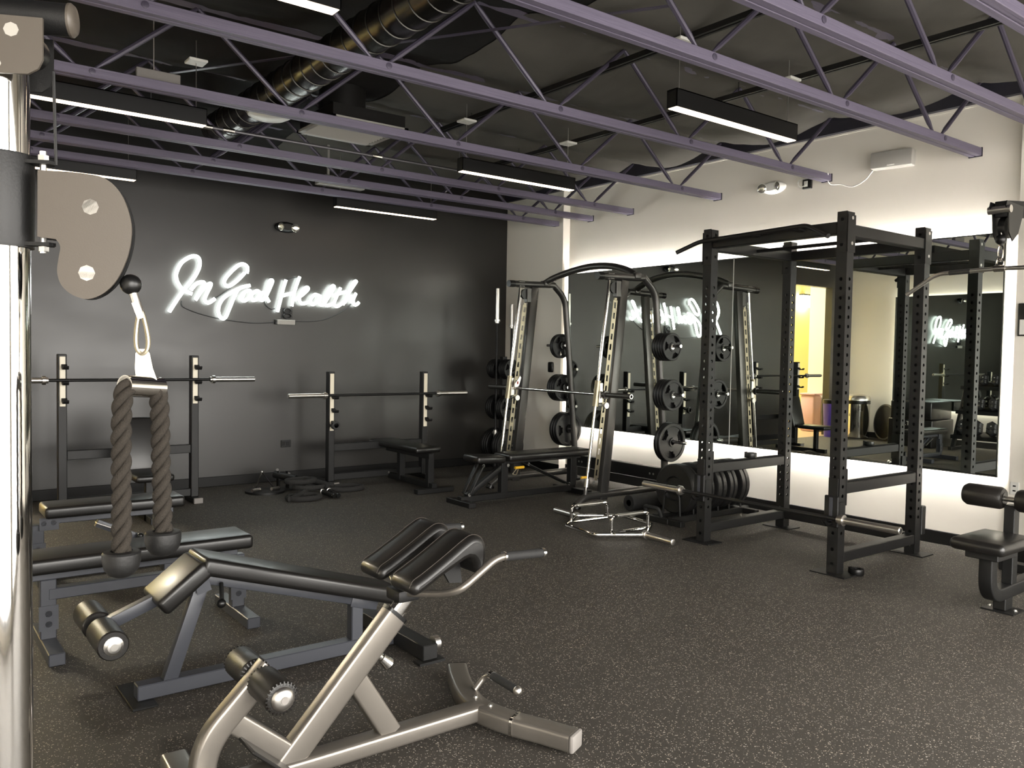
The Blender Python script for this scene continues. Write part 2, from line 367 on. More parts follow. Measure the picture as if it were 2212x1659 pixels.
# hallway beyond the doorway
hy = 11.6
struct('floor_hall', MB().box((-5.2, YB+0.14, -0.12), (1.4, hy+0.2, 0)).box((-0.95, YB, -0.005), (0.41, YB+0.14, 0.001)), M['hallfloor'])
struct('wall_hall', MB().box((-5.2, hy, 0), (1.4, hy+0.1, 3.3)).box((1.2, YB+0.14, 0), (1.3, hy, 3.3)).box((-5.2, YB+0.14, 0), (-5.1, hy, 3.3)).box((-5.1, YB+0.02, 0), (XL-0.2, YB+0.14, 3.3)), M['hallwall'])
struct('wall_partition', MB().box((-1.72, YB+0.141, 0), (-1.60, 9.77, 3.2)), M['white'])
struct('ceiling_hall', MB().box((-5.2, YB+0.14, 3.2), (1.4, hy+0.1, 3.3)), M['white'])

# ceiling: dark deck and the fabric slung between the joists
JY = [-0.80, 0.45, 1.65, 2.28, 2.92, 4.17, 5.37, 6.58, 7.23, 7.82]     # front faces of the joists
struct('ceiling', MB().box((XL-0.2, FRONT-0.2, ZT), (XR+0.2, YB+0.14, ZT+0.1)), M['deck'])
from mathutils import noise as NZ
def zfab(x, y):
    yc = [FRONT]+[j+0.045 for j in JY]+[YB]
    for a, b in zip(yc[:-1], yc[1:]):
        if a <= y <= b:
            w = b-a; t = (y-a)/w; sg = 0.155*min(1.0, w/1.2)
            z = 3.60 - sg*math.sin(math.pi*t)**1.15*(0.75+0.35*NZ.noise((x*0.7, a*3.1, 0.3)))
            fold = 0.018*NZ.noise((x*2.2+y*2.5, y*5.0-x*1.5, a)) + 0.010*NZ.noise((x*9, y*3, a+5.0))
            return z + fold
    return 3.55
def sheet(x0, x1, nx, ny, dz):
    vs = []; fs = []
    for j in range(ny+1):
        for i in range(nx+1):
            x = x0+(x1-x0)*i/nx; y = FRONT+(YB-FRONT)*j/ny; vs.append((x, y, zfab(x, y)+dz))
    for j in range(ny):
        for i in range(nx):
            k = j*(nx+1)+i; fs.append((k, k+1, k+nx+2, k+nx+1))
    return MB().add(vs, fs)
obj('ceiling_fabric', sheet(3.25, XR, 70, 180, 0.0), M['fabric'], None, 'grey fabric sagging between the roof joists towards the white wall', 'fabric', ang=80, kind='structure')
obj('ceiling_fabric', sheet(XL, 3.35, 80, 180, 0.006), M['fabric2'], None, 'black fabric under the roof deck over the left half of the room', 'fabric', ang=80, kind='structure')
struct('trim_1', MB().box((6.70, FRONT, 3.45), (XR, 7.745, 3.73)).box((6.60, 7.745, 3.45), (6.65, YB, 3.73)), M['navy'])
struct('trim_2', MB().box((6.752, 2.64, 3.435), (XR, 7.74, 3.45)), M['white'])

# open-web joists
NODES = [-0.31, 0.97, 2.25, 3.51, 4.785, 6.06]
ORD = ['', 'second', 'third', 'fourth', 'fifth', 'sixth', 'seventh', 'eighth', 'ninth', 'tenth', 'eleventh']
WEBM = {}
def web_mesh(dx):
    if dx not in WEBM:
        a = V((0.045 if dx > 0 else -0.045, 0, 0)); b = V((dx, 0, 0.50)); d = (b-a)
        pts = [a, a+d*0.06, a+d*0.13, a+d*0.9, b]
        WEBM[dx] = mesh_of('web', MB().tube(pts, [0.008, 0.010, 0.0165, 0.0165, 0.012], 8, (0, 1, 0)), M['web'])
    return WEBM[dx]
PIN = mesh_of('pin', MB().lathe((0, 0, 0), (0, -1, 0), [(0, 0.018), (0.004, 0.018), (0.005, 0.014)], 10), M['web'])
nj = len(JY)
for k, y in enumerate(JY):
    if y < 1.0: continue
    i = nj-1-k
    lab = 'purple-grey open-web roof joist, the one closest to the black back wall' if i == 0 else 'purple-grey open-web roof joist, %s counted forward from the black back wall' % ORD[i]
    t = thing('roof_joist', (2.7, y+0.045, 3.03), lab, 'joist', 'roof joists')
    lo = MB().bev((XL+0.02, y, 3.03), (6.67, y+0.042, 3.088), 0.003, 1).bev((XL+0.02, y+0.050, 3.03), (6.67, y+0.092, 3.088), 0.003, 1).box((XL+0.02, y+0.035, 3.036), (6.66, y+0.057, 3.082))
    obj('bottom_chord', lo, M['joist'], t)
    obj('top_chord', MB().box((XL+0.02, y, 3.60), (6.67, y+0.092, 3.66)), M['joist'], t)
    obj('bracket', MB().box((6.665, y-0.004, 3.024), (6.675, y+0.096, 3.092)), M['navy'], t)
    for xn in NODES:
        for dx in (-0.635, 0.635):
            if xn+dx > 6.7 or xn+dx < XL: continue
            inst('web', web_mesh(dx), (xn, y+0.046, 3.088), None, t)
        inst('pin', PIN, (xn+0.03, y, 3.062), None, t)

# linear pendant lights
def pendant(x0, y, z, lab):
    x1 = x0+1.22
    t = thing('pendant_light', ((x0+x1)/2, y+0.04, z), lab, 'light', 'linear pendant lights')
    h = MB().box((x0, y, z+0.004), (x0+0.004, y+0.08, z+0.112)).box((x1-0.004, y, z+0.004), (x1, y+0.08, z+0.112)).box((x0, y, z+0.004), (x1, y+0.004, z+0.112)).box((x0, y+0.076, z+0.004), (x1, y+0.08, z+0.112)).box((x0, y, z+0.106), (x1, y+0.08, z+0.112))
    obj('housing', h, M['blackplastic'], t)
    obj('lens', MB().bev((x0+0.005, y+0.005, z), (x1-0.005, y+0.075, z+0.02), 0.004, 1), M['E_lens'], t)
    for xx in (x0+0.06, x1-0.06):
        obj('suspension_wire', MB().tube([(xx, y+0.04, z+0.11), (xx, y+0.04, 3.50)], 0.0022, 6), M['steel'], t)
        obj('canopy', MB().bev((xx-0.06, y-0.02, 3.352), (xx+0.06, y+0.1, 3.37), 0.004, 1), M['whiteplastic'], t)
pendant(3.79, 3.40, 2.955, 'black linear pendant light at upper right, hanging before the white wall')
pendant(3.79, 5.68, 2.945, 'black linear pendant light hanging in line with the white wall pilaster')
pendant(3.76, 7.96, 2.945, 'black linear pendant light to the right above the neon sign')
pendant(0.53, 5.68, 2.945, 'long black linear pendant light at upper left beside the chrome pole')
pendant(0.62, 7.96, 2.945, 'black linear pendant light above the black pulley plate at left')
pendant(0.40, 3.40, 2.955, 'black linear pendant light whose tip shows at the top edge')

# ductwork
t = thing('spiral_duct', (2.27, 3.2, 3.18), 'long dark metal spiral duct running through the joists', 'duct')
obj('pipe', MB().cyl((2.27, -1.0, 3.30), (2.27, 7.05, 3.30), 0.120, 28), M['duct'], t)
rg = MB()
for k in range(53):
    y = -0.9+0.15*k; rg.lathe((2.27, y, 3.30), (0.03, 1, 0), [(0, 0.120), (0.003, 0.1255), (0.009, 0.1255), (0.012, 0.120)], 28)
obj('seam_ridge', rg, M['duct'], t, kind='stuff')
obj('end_cap', MB().cyl((2.27, 7.04, 3.30), (2.27, 7.12, 3.30), 0.127, 28), M['ductblack'], t)
t = thing('air_diffuser', (3.05, 6.2, 3.2), 'square ceiling air diffuser with many slats under a round duct', 'vent')
obj('duct_drop', MB().cyl((2.90, 6.05, 3.33), (2.90, 6.05, 3.70), 0.18, 24), M['ductblack'], t)
obj('plenum', MB().box((2.74, 5.87, 3.252), (3.36, 6.49, 3.34)), M['ductblack'], t)
fr = MB()
for a, b in (((2.72, 5.85), (3.38, 5.885)), ((2.72, 6.475), (3.38, 6.51)), ((2.72, 5.85), (2.755, 6.51)), ((3.345, 5.85), (3.38, 6.51))): fr.box((*a, 3.225), (*b, 3.245))
obj('frame', fr, M['greyplastic'], t)
SL = mesh_of('slat', MB().beam((-0.29, 0, 0), (0.29, 0, 0), 0.024, 0.003, (0, 0.7, 1)), M['greyplastic'])
for k in range(12): inst('slat', SL, (3.05, 5.915+0.048*k, 3.234), None, t)
obj('ceiling_dome', MB().lathe((2.24, 5.85, 3.105), (0, 0, 1), [(0, 0.02), (0.01, 0.11), (0.03, 0.15), (0.045, 0.155), (0.05, 0.10), (0.073, 0.03)], 28), M['whiteplastic'], None, 'white shallow dome fixture on the ceiling beside the spiral duct', 'ceiling fixture')
obj('ceiling_panel', MB().bev((1.27, 5.50, 3.105), (1.53, 5.53, 3.185), 0.004, 1).box((1.37, 5.51, 3.185), (1.375, 5.515, 3.55)), M['capplastic'], None, 'small pale grey board fixed behind a joist near the chrome pole', 'panel')
t = thing('conduit_pipe', (2.9, 6.50, 3.14), 'thin grey conduit pipe running under the joists below the diffuser', 'pipe')
obj('pipe', MB().tube([(1.2, 6.50, 3.15), (4.6, 6.50, 3.15)], 0.013, 8), M['conduit'], t)
for xx in (1.6, 2.8, 4.3): obj('hanger', MB().tube([(xx, 6.50, 3.15), (xx, 6.50, 3.53)], 0.003, 6), M['conduit'], t)
for xx in (1.95, 2.12, 3.4): obj('coupling', MB().cyl((xx, 6.50, 3.15), (xx+0.09, 6.50, 3.15), 0.018, 10), M['chrome'], t)
obj('cable_tray', MB().bev((3.45, 7.70, 3.10), (3.95, 7.80, 3.13), 0.004, 1).bev((3.52, 7.71, 3.13), (3.62, 7.79, 3.20), 0.004, 1).box((3.56, 7.74, 3.2), (3.58, 7.76, 3.5)), M['greyplastic'], None, 'grey bracket tray clipped to the second joist from the back wall', 'bracket')
obj('brace_strap', MB().beam((1.68, 6.30, 3.431), (3.56, 3.22, 3.431), 0.03, 0.005, (0, 0, 1)), M['web'], None, 'thin purple-grey strap crossing diagonally between the joists', 'strap')
for nm, x, z, y0, y1, lb in (('ceiling_rail', 4.02, 3.43, 0.6, 6.4, 'black double channel rail under the fabric nearer the spiral duct'), ('ceiling_rail', 5.07, 3.385, 0.6, 7.1, 'black double channel rail under the fabric nearer the white wall')):
    t = thing(nm, (x, (y0+y1)/2, z), lb, 'rail', 'ceiling channel rails')
    obj('channel', MB().box((x-0.028, y0, z), (x-0.008, y1, z+0.035)), M['black'], t); obj('channel', MB().box((x+0.008, y0, z), (x+0.028, y1, z+0.035)), M['black'], t)
    for yy in (y0+0.4, (y0+y1)/2+0.1, y1-0.5): obj('hanger', MB().tube([(x, yy, z+0.03), (x, yy, 3.5)], 0.003, 6), M['black'], t)

# ================================================================ MIRRORS with LED halo
def mirror(side, y0, y1, seam, z0, z1, lab):
    sg = 1 if side == 'right' else -1
    xw = XR if side == 'right' else XL
    f = lambda a: xw - sg*a
    bx = lambda m, a, b, ya, yb, za, zb: m.box((min(f(a), f(b)), ya, za), (max(f(a), f(b)), yb, zb))
    t = thing('wall_mirror', (xw-sg*0.03, (y0+y1)/2, z0), lab, 'mirror')
    obj('glass_panel', bx(MB(), 0.054, 0.060, y0, seam-0.002, z0, z1), M['mirror'], t)
    obj('glass_panel', bx(MB(), 0.054, 0.060, seam+0.002, y1, z0, z1), M['mirror'], t)
    obj('seam_strip', bx(MB(), 0.048, 0.0605, seam-0.004, seam+0.004, z0, z1), M['whiteplastic'], t)
    e = 0.009; tr = MB()
    bx(tr, 0.044, 0.0615, y0-e, y1+e, z0-e, z0); bx(tr, 0.044, 0.0615, y0-e, y1+e, z1, z1+e); bx(tr, 0.044, 0.0615, y0-e, y0, z0, z1); bx(tr, 0.044, 0.0615, y1, y1+e, z0, z1)
    obj('edge_trim', tr, M['mirror_edge'], t)
    i = 0.03
    obj('backing', bx(MB(), 0.0, 0.048, y0+i, y1-i, z0+i, z1-i), M['whiteplastic'], t)
    for a in ((y0+i, y1-i, z0+i-0.003, z0+i), (y0+i, y1-i, z1-i, z1-i+0.003), (y0+i-0.003, y0+i, z0+i, z1-i), (y1-i, y1-i+0.003, z0+i, z1-i)):
        obj('led_strip', bx(MB(), 0.026, 0.040, *a), M['E_led'] if side == 'right' else M['E_led2'], t)
mirror('right', 2.745, 7.68, 5.22, 0.605, 2.43, 'long backlit wall mirror in two panels on the white wall')
mirror('left', 2.90, 7.79, 5.35, 0.60, 2.58, 'backlit mirror on the opposite wall, seen only inside the long mirror')

# ================================================================ wall fixtures
NEON = {
'J':[(2.350,1.828),(2.432,1.964),(2.509,2.079),(2.597,2.195),(2.646,2.300),(2.648,2.376),(2.616,2.409),(2.557,2.399),(2.470,2.332),(2.420,2.228),(2.422,2.153),(2.446,2.105),(2.485,2.057),(2.573,2.022)],
'n':[(2.563,2.062),(2.617,2.126),(2.677,2.150),(2.697,2.126),(2.647,2.036),(2.610,1.963),(2.677,2.068),(2.747,2.134),(2.765,2.125),(2.722,2.030),(2.702,1.968),(2.738,1.937),(2.808,1.984)],
'G1':[(3.146,2.274),(3.149,2.338),(3.108,2.366),(3.056,2.352),(2.982,2.284),(2.915,2.201),(2.908,2.144),(2.952,2.124),(3.035,2.183),(3.119,2.273)],
'G2':[(3.179,2.145),(3.067,2.107),(3.015,2.026),(2.963,1.898),(2.917,1.792),(2.871,1.785),(2.845,1.841),(2.850,1.914),(2.890,1.988),(2.973,2.055),(3.067,2.107)],
'o':[(3.068,1.987),(3.104,2.052),(3.163,2.092),(3.190,2.067),(3.169,2.013),(3.115,1.977),(3.089,1.998),(3.115,2.052)],
'o2':[(3.169,2.013),(3.217,2.068),(3.260,2.092),(3.287,2.062),(3.260,2.007),(3.212,1.989),(3.195,2.025)],
'd':[(3.358,2.076),(3.314,2.074),(3.287,2.014),(3.315,1.994),(3.358,2.044),(3.418,2.176),(3.425,2.214),(3.396,2.205),(3.368,2.109),(3.362,2.034),(3.392,1.978)],
'H':[(3.580,2.230),(3.552,2.141),(3.525,2.032),(3.486,1.877)],
'H2':[(3.739,2.275),(3.700,2.172),(3.672,2.072),(3.650,1.946)],
'H3':[(3.536,2.054),(3.603,2.074),(3.683,2.095)],
'e':[(3.684,2.018),(3.764,2.072),(3.839,2.142),(3.821,2.163),(3.769,2.116),(3.735,2.032),(3.770,1.979),(3.858,2.005)],
'a':[(3.975,2.078),(3.916,2.086),(3.869,2.023),(3.893,1.974),(3.952,2.016),(3.987,2.079),(3.976,1.989),(4.024,1.975)],
'l':[(4.024,1.975),(4.095,2.085),(4.155,2.180),(4.130,2.196),(4.071,2.117),(4.035,2.014),(4.066,1.971),(4.144,1.997)],
't':[(4.234,2.182),(4.186,2.078),(4.157,1.998),(4.193,1.968),(4.267,2.015)],
't2':[(4.144,2.087),(4.229,2.120),(4.309,2.142)],
'h':[(4.267,1.992),(4.334,2.120),(4.414,2.239),(4.433,2.269),(4.401,2.255),(4.340,2.143),(4.285,2.016),(4.334,2.080),(4.378,2.089),(4.366,2.031)],
'h2':[(4.366,2.020),(4.430,2.131),(4.397,2.055),(4.404,2.004),(4.436,2.000),(4.469,2.027)]}
CORD = [[(2.480,1.946),(2.480,1.911),(2.509,1.877),(2.658,1.823),(2.860,1.780),(3.048,1.756),(3.251,1.744),(3.465,1.760)],
 [(3.703,1.781),(3.895,1.786),(4.061,1.814),(4.231,1.889),(4.342,1.961),(4.391,2.009)],[(2.808,1.984),(2.880,2.029),(2.983,2.107)],[(3.342,2.001),(3.375,1.938),(3.431,1.904),(3.470,1.911)]]
t = thing('neon_sign', (3.4, 8.85, 1.74), 'glowing white neon script sign reading In Good Health on the black wall', 'neon sign')
for k, pts in NEON.items():
    obj('letter_tube', MB().tube(spline([(x, 8.835, z) for x, z in pts], 5), 0.0178, 8, (0, 1, 0)), M['E_neon'], t)
for pts in CORD: obj('power_wire', MB().tube(spline([(x, 8.868, z) for x, z in pts], 5), 0.0055, 6, (0, 1, 0)), M['wire'], t)
obj('link_wire', MB().tube([(3.580, 8.85, 2.230), (3.739, 8.85, 2.275)], 0.004, 6), M['wire'], t)
obj('driver_box', MB().bev((3.485, 8.83, 1.738), (3.690, 8.88, 1.792), 0.004, 1), M['greyplastic'], t)
obj('driver_end', MB().bev((3.465, 8.835, 1.740), (3.485, 8.88, 1.79), 0.003, 1).bev((3.690, 8.835, 1.740), (3.706, 8.88, 1.79), 0.003, 1), M['blackplastic'], t)
obj('coiled_lead', MB().tube([(3.61+0.045*math.cos(a), 8.855, 1.835+0.028*math.sin(a)) for a in [i*0.5 for i in range(13)]], 0.009, 6, (0, 1, 0)).tube([(3.61+0.04*math.cos(a), 8.85, 1.89+0.028*math.sin(a)) for a in [i*0.5 for i in range(13)]], 0.009, 6, (0, 1, 0)), M['wire'], t)
obj('mount_plate', MB().box((3.546, 8.87, 1.81), (3.671, 8.88, 1.925)), M['blackplastic'], t)
def emergency(o, n, m, lab):
    n = V(n); sd = V((0, 0, 1)).cross(n); c = V(o)
    t = thing('emergency_light', o, lab, 'emergency light')
    b = MB(); ring = []
    prof = [(0, .130, .060), (0.02, .130, .060), (0.045, .115, .052), (0.065, .08, .036)]
    vs = []; N = 24
    for (h, a, bb) in prof:
        for k in range(N): q = 2*math.pi*k/N; vs.append(c+n*h+sd*(a*math.cos(q))+V((0, 0, bb*math.sin(q))))
    fs = [(i*N+k, i*N+(k+1) % N, (i+1)*N+(k+1) % N, (i+1)*N+k) for i in range(len(prof)-1) for k in range(N)] + [tuple((len(prof)-1)*N+k for k in range(N)), tuple(range(N-1, -1, -1))]
    obj('body', b.add(vs, fs), m, t)
    for s_ in (-1, 1):
        d = (n+sd*0.35*s_*-1+V((0, 0, -0.15))).normalized(); p = c+sd*(0.10*s_)+n*0.03
        hd = obj('lamp_head', MB().lathe(p, d, [(0, 0.03), (0.03, 0.042), (0.055, 0.046)], 16), m, t)
        obj('reflector', MB().lathe(p+d*0.0555, d, [(0, 0.042), (0.002, 0.040), (0.006, 0.02)], 16), M['reflector'], hd)
    return t
emergency((3.59, YB, 2.81), (0, -1, 0), M['blackplastic'], 'black twin-head emergency light high on the black wall')
emergency((XR, 4.82, 3.075), (-1, 0, 0), M['whiteplastic'], 'white twin-head emergency light high on the white wall')
t = thing('wall_outlet', (3.60, 8.87, 0.37), 'black power outlet low on the black wall behind the gear', 'outlet')
obj('plate', MB().bev((3.55, 8.868, 0.375), (3.665, 8.88, 0.455), 0.003, 1), M['blackplastic'], t)
for xx in (3.575, 3.625): obj('socket', MB().bev((xx-0.015, 8.864, 0.395), (xx+0.02, 8.87, 0.435), 0.002, 1), M['greyplastic'] if False else M['baseb'], t)
t = thing('wall_speaker', (6.72, 3.63, 3.06), 'flat grey speaker box mounted high on the white wall', 'speaker')
mt = Matrix.Translation(V((6.69, 3.63, 3.125))) @ Matrix.Rotation(R(10), 4, 'Z')
obj('cabinet', MB().bev((-0.05, -0.165, -0.068), (0.06, 0.165, 0.068), 0.012, 2, mt), M['greyplastic'], t)
obj('badge', MB().bev((-0.054, -0.03, -0.055), (-0.049, 0.03, -0.045), 0.002, 1, mt), M['whiteplastic'], t)
obj('mount_arm', MB().box((6.73, 3.60, 3.10), (XR, 3.66, 3.15)), M['greyplastic'], t)
obj('speaker_cable', MB().tube(spline([(6.70, 3.80, 3.07), (6.735, 3.90, 3.0), (6.745, 4.02, 2.965), (6.745, 4.12, 3.0), (6.69, 4.20, 3.01), (6.60, 4.165, 3.092)], 6), 0.005, 6), M['whitewire'], None, 'white cable drooping from the wall speaker to a joist end', 'cable')
t = thing('junction_box', (6.74, 4.46, 3.0), 'small grey junction box with a white wire loop on the white wall', 'junction box')
obj('box', MB().bev((6.735, 4.415, 3.01), (XR, 4.505, 3.105), 0.003, 1), M['ductblack'], t)
obj('cover', MB().box((6.73, 4.45, 3.03), (6.736, 4.485, 3.08)), M['whiteplastic'], t)
obj('wire_loop', MB().tube(spline([(6.725, 4.40, 3.10), (6.72, 4.52, 3.095), (6.72, 4.54, 3.06), (6.72, 4.51, 3.03), (6.725, 4.46, 3.045)], 5), 0.004, 6), M['whitewire'], t)
obj('wall_dispenser', MB().bev((6.615, 7.865, 1.235), (6.65, 7.955, 1.365), 0.03, 3), M['blackplastic'], None, 'small black rounded wall unit on the grey pilaster', 'wall unit')
t = thing('wall_panel', (6.655, 2.58, 1.65), 'dark framed control panel on the wall at the right edge', 'panel')
obj('frame', MB().bev((6.645, 2.40, 1.66), (6.665, 2.615, 1.90), 0.004, 1), M['blackplastic'], t)
obj('plate', MB().bev((6.640, 2.42, 1.67), (6.646, 2.60, 1.78), 0.003, 1), M['whiteplastic'], t)
t = thing('wall_socket', (6.655, 2.60, 0.48), 'white power socket low on the white wall near the leg roller', 'outlet')
obj('plate', MB().bev((6.655, 2.565, 0.49), (6.665, 2.625, 0.585), 0.003, 1), M['whiteplastic'], t)
obj('slot', MB().box((6.653, 2.585, 0.55), (6.656, 2.605, 0.56)).box((6.653, 2.585, 0.515), (6.656, 2.605, 0.525)), M['blackplastic'], t)
# hallway lamp seen in the mirror, and an added unseen fill light
t = thing('hall_lamp', (-4.05, 11.5, 2.72), 'bright square lamp on the yellow hallway wall, seen in the mirror', 'lamp')
obj('glass', MB().bev((-4.28, 11.42, 2.66), (-3.85, 11.56, 2.93), 0.02, 2), M['E_hall'], t)
obj('mount', MB().box((-4.2, 11.46, 2.93), (-3.95, 11.6, 2.97)), M['black'], t)
t = thing('hall_ceiling_light', (-0.9, 10.4, 3.14), 'ceiling light of the hallway beyond the doorway', 'light')
obj('glass', MB().lathe((-0.9, 10.4, 3.12), (0, 0, 1), [(0, 0.05), (0.01, 0.22), (0.05, 0.25)], 24), M['E_hallc'], t)
obj('rim', MB().lathe((-0.9, 10.4, 3.17), (0, 0, 1), [(0, 0.26), (0.03, 0.26)], 24), M['steel'], t)
# ================================================================ shared equipment parts
def grip_plate_mesh(D, t, name='weight_plate'):
    Rr = D/2; n = 60; m = MB()
    prof = [(0.0265, t*0.55), (0.045, t*0.55), (0.047, t*0.32), (Rr*0.47, t*0.32), (Rr*0.62, t*0.32), (Rr*0.80, t*0.32), (Rr*0.83, t*0.50), (Rr*0.97, t*0.50), (Rr, t*0.38)]
    nb = len(prof)
    def hole(b, k):
        a = (360*k/n) % 120; a = a if a < 60 else a-120
        if b == 3: return abs(a+3) < 20
        if b == 4: return abs(a+3) < 26
        return False
    vs = []
    for s_ in (1, -1):
        for (r, h) in prof:
            for k in range(n): q = 2*math.pi*k/n; vs.append((r*math.cos(q), r*math.sin(q), s_*h))
    idx = lambda s_, b, k: s_*nb*n+b*n+(k % n)
    fs = []
    for b in range(nb-1):
        for k in range(n):
            if hole(b, k): continue
            fs.append((idx(0, b, k), idx(0, b+1, k), idx(0, b+1, k+1), idx(0, b, k+1)))
            fs.append((idx(1, b, k), idx(1, b, k+1), idx(1, b+1, k+1), idx(1, b+1, k)))
            if hole(b, k-1): fs.append((idx(0, b, k), idx(1, b, k), idx(1, b+1, k), idx(0, b+1, k)))
            if hole(b, k+1): fs.append((idx(0, b, k+1), idx(0, b+1, k+1), idx(1, b+1, k+1), idx(1, b, k+1)))
            if b > 0 and hole(b-1, k): fs.append((idx(0, b, k), idx(0, b, k+1), idx(1, b, k+1), idx(1, b, k)))
            if b < nb-2 and hole(b+1, k): fs.append((idx(0, b+1, k), idx(1, b+1, k), idx(1, b+1, k+1), idx(0, b+1, k+1)))
    for k in range(n):
        fs.append((idx(0, 0, k), idx(0, 0, k+1), idx(1, 0, k+1), idx(1, 0, k)))
        fs.append((idx(0, nb-1, k), idx(1, nb-1, k), idx(1, nb-1, k+1), idx(0, nb-1, k+1)))
    m.add(vs, fs)
    return mesh_of(name, m, M['rubber'], 30)
HUB = mesh_of('hub_ring', MB().lathe((0, 0, 0), (0, 0, 1), [(-0.018, 0.034), (0.018, 0.034), (0.0185, 0.0268), (-0.0185, 0.0268), (-0.018, 0.034)], 18), M['steel'])
GP = {}
def grip_plate(D, t, loc, axis, spin, lab, group):
    if (D, t) not in GP: GP[(D, t)] = grip_plate_mesh(D, t)
    rot = dirrot(axis) @ Matrix.Rotation(R(spin), 3, 'Z')
    o = inst('weight_plate', GP[(D, t)], loc, rot); tag(o, lab, 'weight plate', group)
    h = bpy.data.objects.new('hub_ring', HUB); C.objects.link(h); h.parent = o; h.scale = (1, 1, t/0.036)
    return o
BP = {}
def bumper(D, t, loc, axis, lab, group):
    if (D, t) not in BP:
        Rr = D/2
        BP[(D, t)] = mesh_of('bumper_plate', MB().lathe((0, 0, 0), (0, 0, 1), [(-t*.35, 0.027), (-t*.35, 0.055), (-t*.30, 0.058), (-t*.30, 0.10), (-t*.5, 0.112), (-t*.5, Rr-0.012), (-t*.4, Rr), (t*.4, Rr), (t*.5, Rr-0.012), (t*.5, 0.112), (t*.30, 0.10), (t*.30, 0.058), (t*.35, 0.055), (t*.35, 0.027), (-t*.35, 0.027)], 48), M['rubber'])
        me = BP[(D, t)]
    o = inst('bumper_plate', BP[(D, t)], loc, dirrot(axis)); return tag(o, lab, 'weight plate', group)
def barbell(p0, p1, lab, shaft='black', sl=0.42, rs=0.0245, group=None):
    p0, p1 = V(p0), V(p1); d = (p1-p0).normalized()
    t = thing('barbell', (p0+p1)/2 if abs(d.z) < .5 else (p0 if p0.z < p1.z else p1), lab, 'barbell', group)
    obj('shaft', MB().cyl(p0+d*sl, p1-d*sl, 0.0142, 14), M[shaft], t)
    for a, s_ in ((p0, d), (p1, -d)):
        sv = obj('sleeve', MB().lathe(a, s_, [(0, rs-0.003), (0.003, rs), (sl-0.035, rs), (sl-0.034, 0.038), (sl-0.008, 0.038), (sl-0.007, 0.026), (sl+0.012, 0.026), (sl+0.013, 0.0145)], 20), M['steel'], t)
        obj('end_cap', MB().lathe(a+s_*0.0005, -s_, [(0, rs-0.006), (0.0015, rs-0.008)], 16), M['chrome'], sv)
    return t
def collar(loc, axis, lab, sup=None):
    c = V(loc); d = V(axis).normalized()
    t = thing('barbell_collar', loc, lab, 'collar', 'black clamp collars')
    obj('ring', MB().lathe(c, d, [(0, 0.0262), (0, 0.045), (0.004, 0.047), (0.038, 0.047), (0.042, 0.045), (0.042, 0.0262), (0, 0.0262)], 20), M['blackplastic'], t)
    s_ = frame_of(d)[1]
    obj('lever', MB().beam(c+d*0.021+s_*0.047+V((0, 0, 0.0)), c+d*0.021+s_*0.056, 0.028, 0.05, d), M['blackplastic'], t)
    return t

# ================================================================ POWER RACK
def perforated_post(x0, y0, w, z0, z1, hz0, pitch, hr, nh):
    m = MB(); oc = [(math.cos(R(45*k)), math.sin(R(45*k))) for k in range(8)]
    outer = [(1, 0), (1, 1), (0, 1), (-1, 1), (-1, 0), (-1, -1), (0, -1), (1, -1)]
    for (o, u) in (((x0, y0), (1, 0)), ((x0+w, y0), (0, 1)), ((x0+w, y0+w), (-1, 0)), ((x0, y0+w), (0, -1))):
        P = lambda a, z: (o[0]+u[0]*a, o[1]+u[1]*a, z)
        m.add([P(0, z0), P(w, z0), P(w, hz0-pitch/2), P(0, hz0-pitch/2)], [(0, 1, 2, 3)])
        for i in range(nh):
            zc = hz0+i*pitch; vs = [P(w/2+hr*a, zc+hr*b) for a, b in oc]+[P(w/2+w/2*a, zc+pitch/2*b) for a, b in outer]
            n_ = V((u[1], -u[0], 0)); vs += [V(P(w/2+hr*a, zc+hr*b))-n_*0.004 for a, b in oc]
            m.add(vs, [(k, 8+k, 8+(k+1) % 8, (k+1) % 8) for k in range(8)]+[(k, (k+1) % 8, 16+(k+1) % 8, 16+k) for k in range(8)])
        zt = hz0+(nh-0.5)*pitch; m.add([P(0, zt), P(w, zt), P(w, z1), P(0, z1)], [(0, 1, 2, 3)])
    m.add([(x0, y0, z1), (x0+w, y0, z1), (x0+w, y0+w, z1), (x0, y0+w, z1)], [(0, 1, 2, 3)])
    return m
def noflip(name, mb, m, parent):
    T = ORG[parent.name]; me = bpy.data.meshes.new(name); me.from_pydata([tuple(p-T) for p in mb.v], [], mb.f); me.materials.append(m); me.update()
    o = bpy.data.objects.new(name, me); C.objects.link(o); o.parent = parent; ORG[o.name] = T; return o
rk = thing('power_rack', (5.735, 3.71, 0), 'tall black power rack with perforated uprights before the mirror', 'power rack')
w = 0.08; PX = (5.17, 6.22); PY = (3.10, 4.245); HT = 2.46
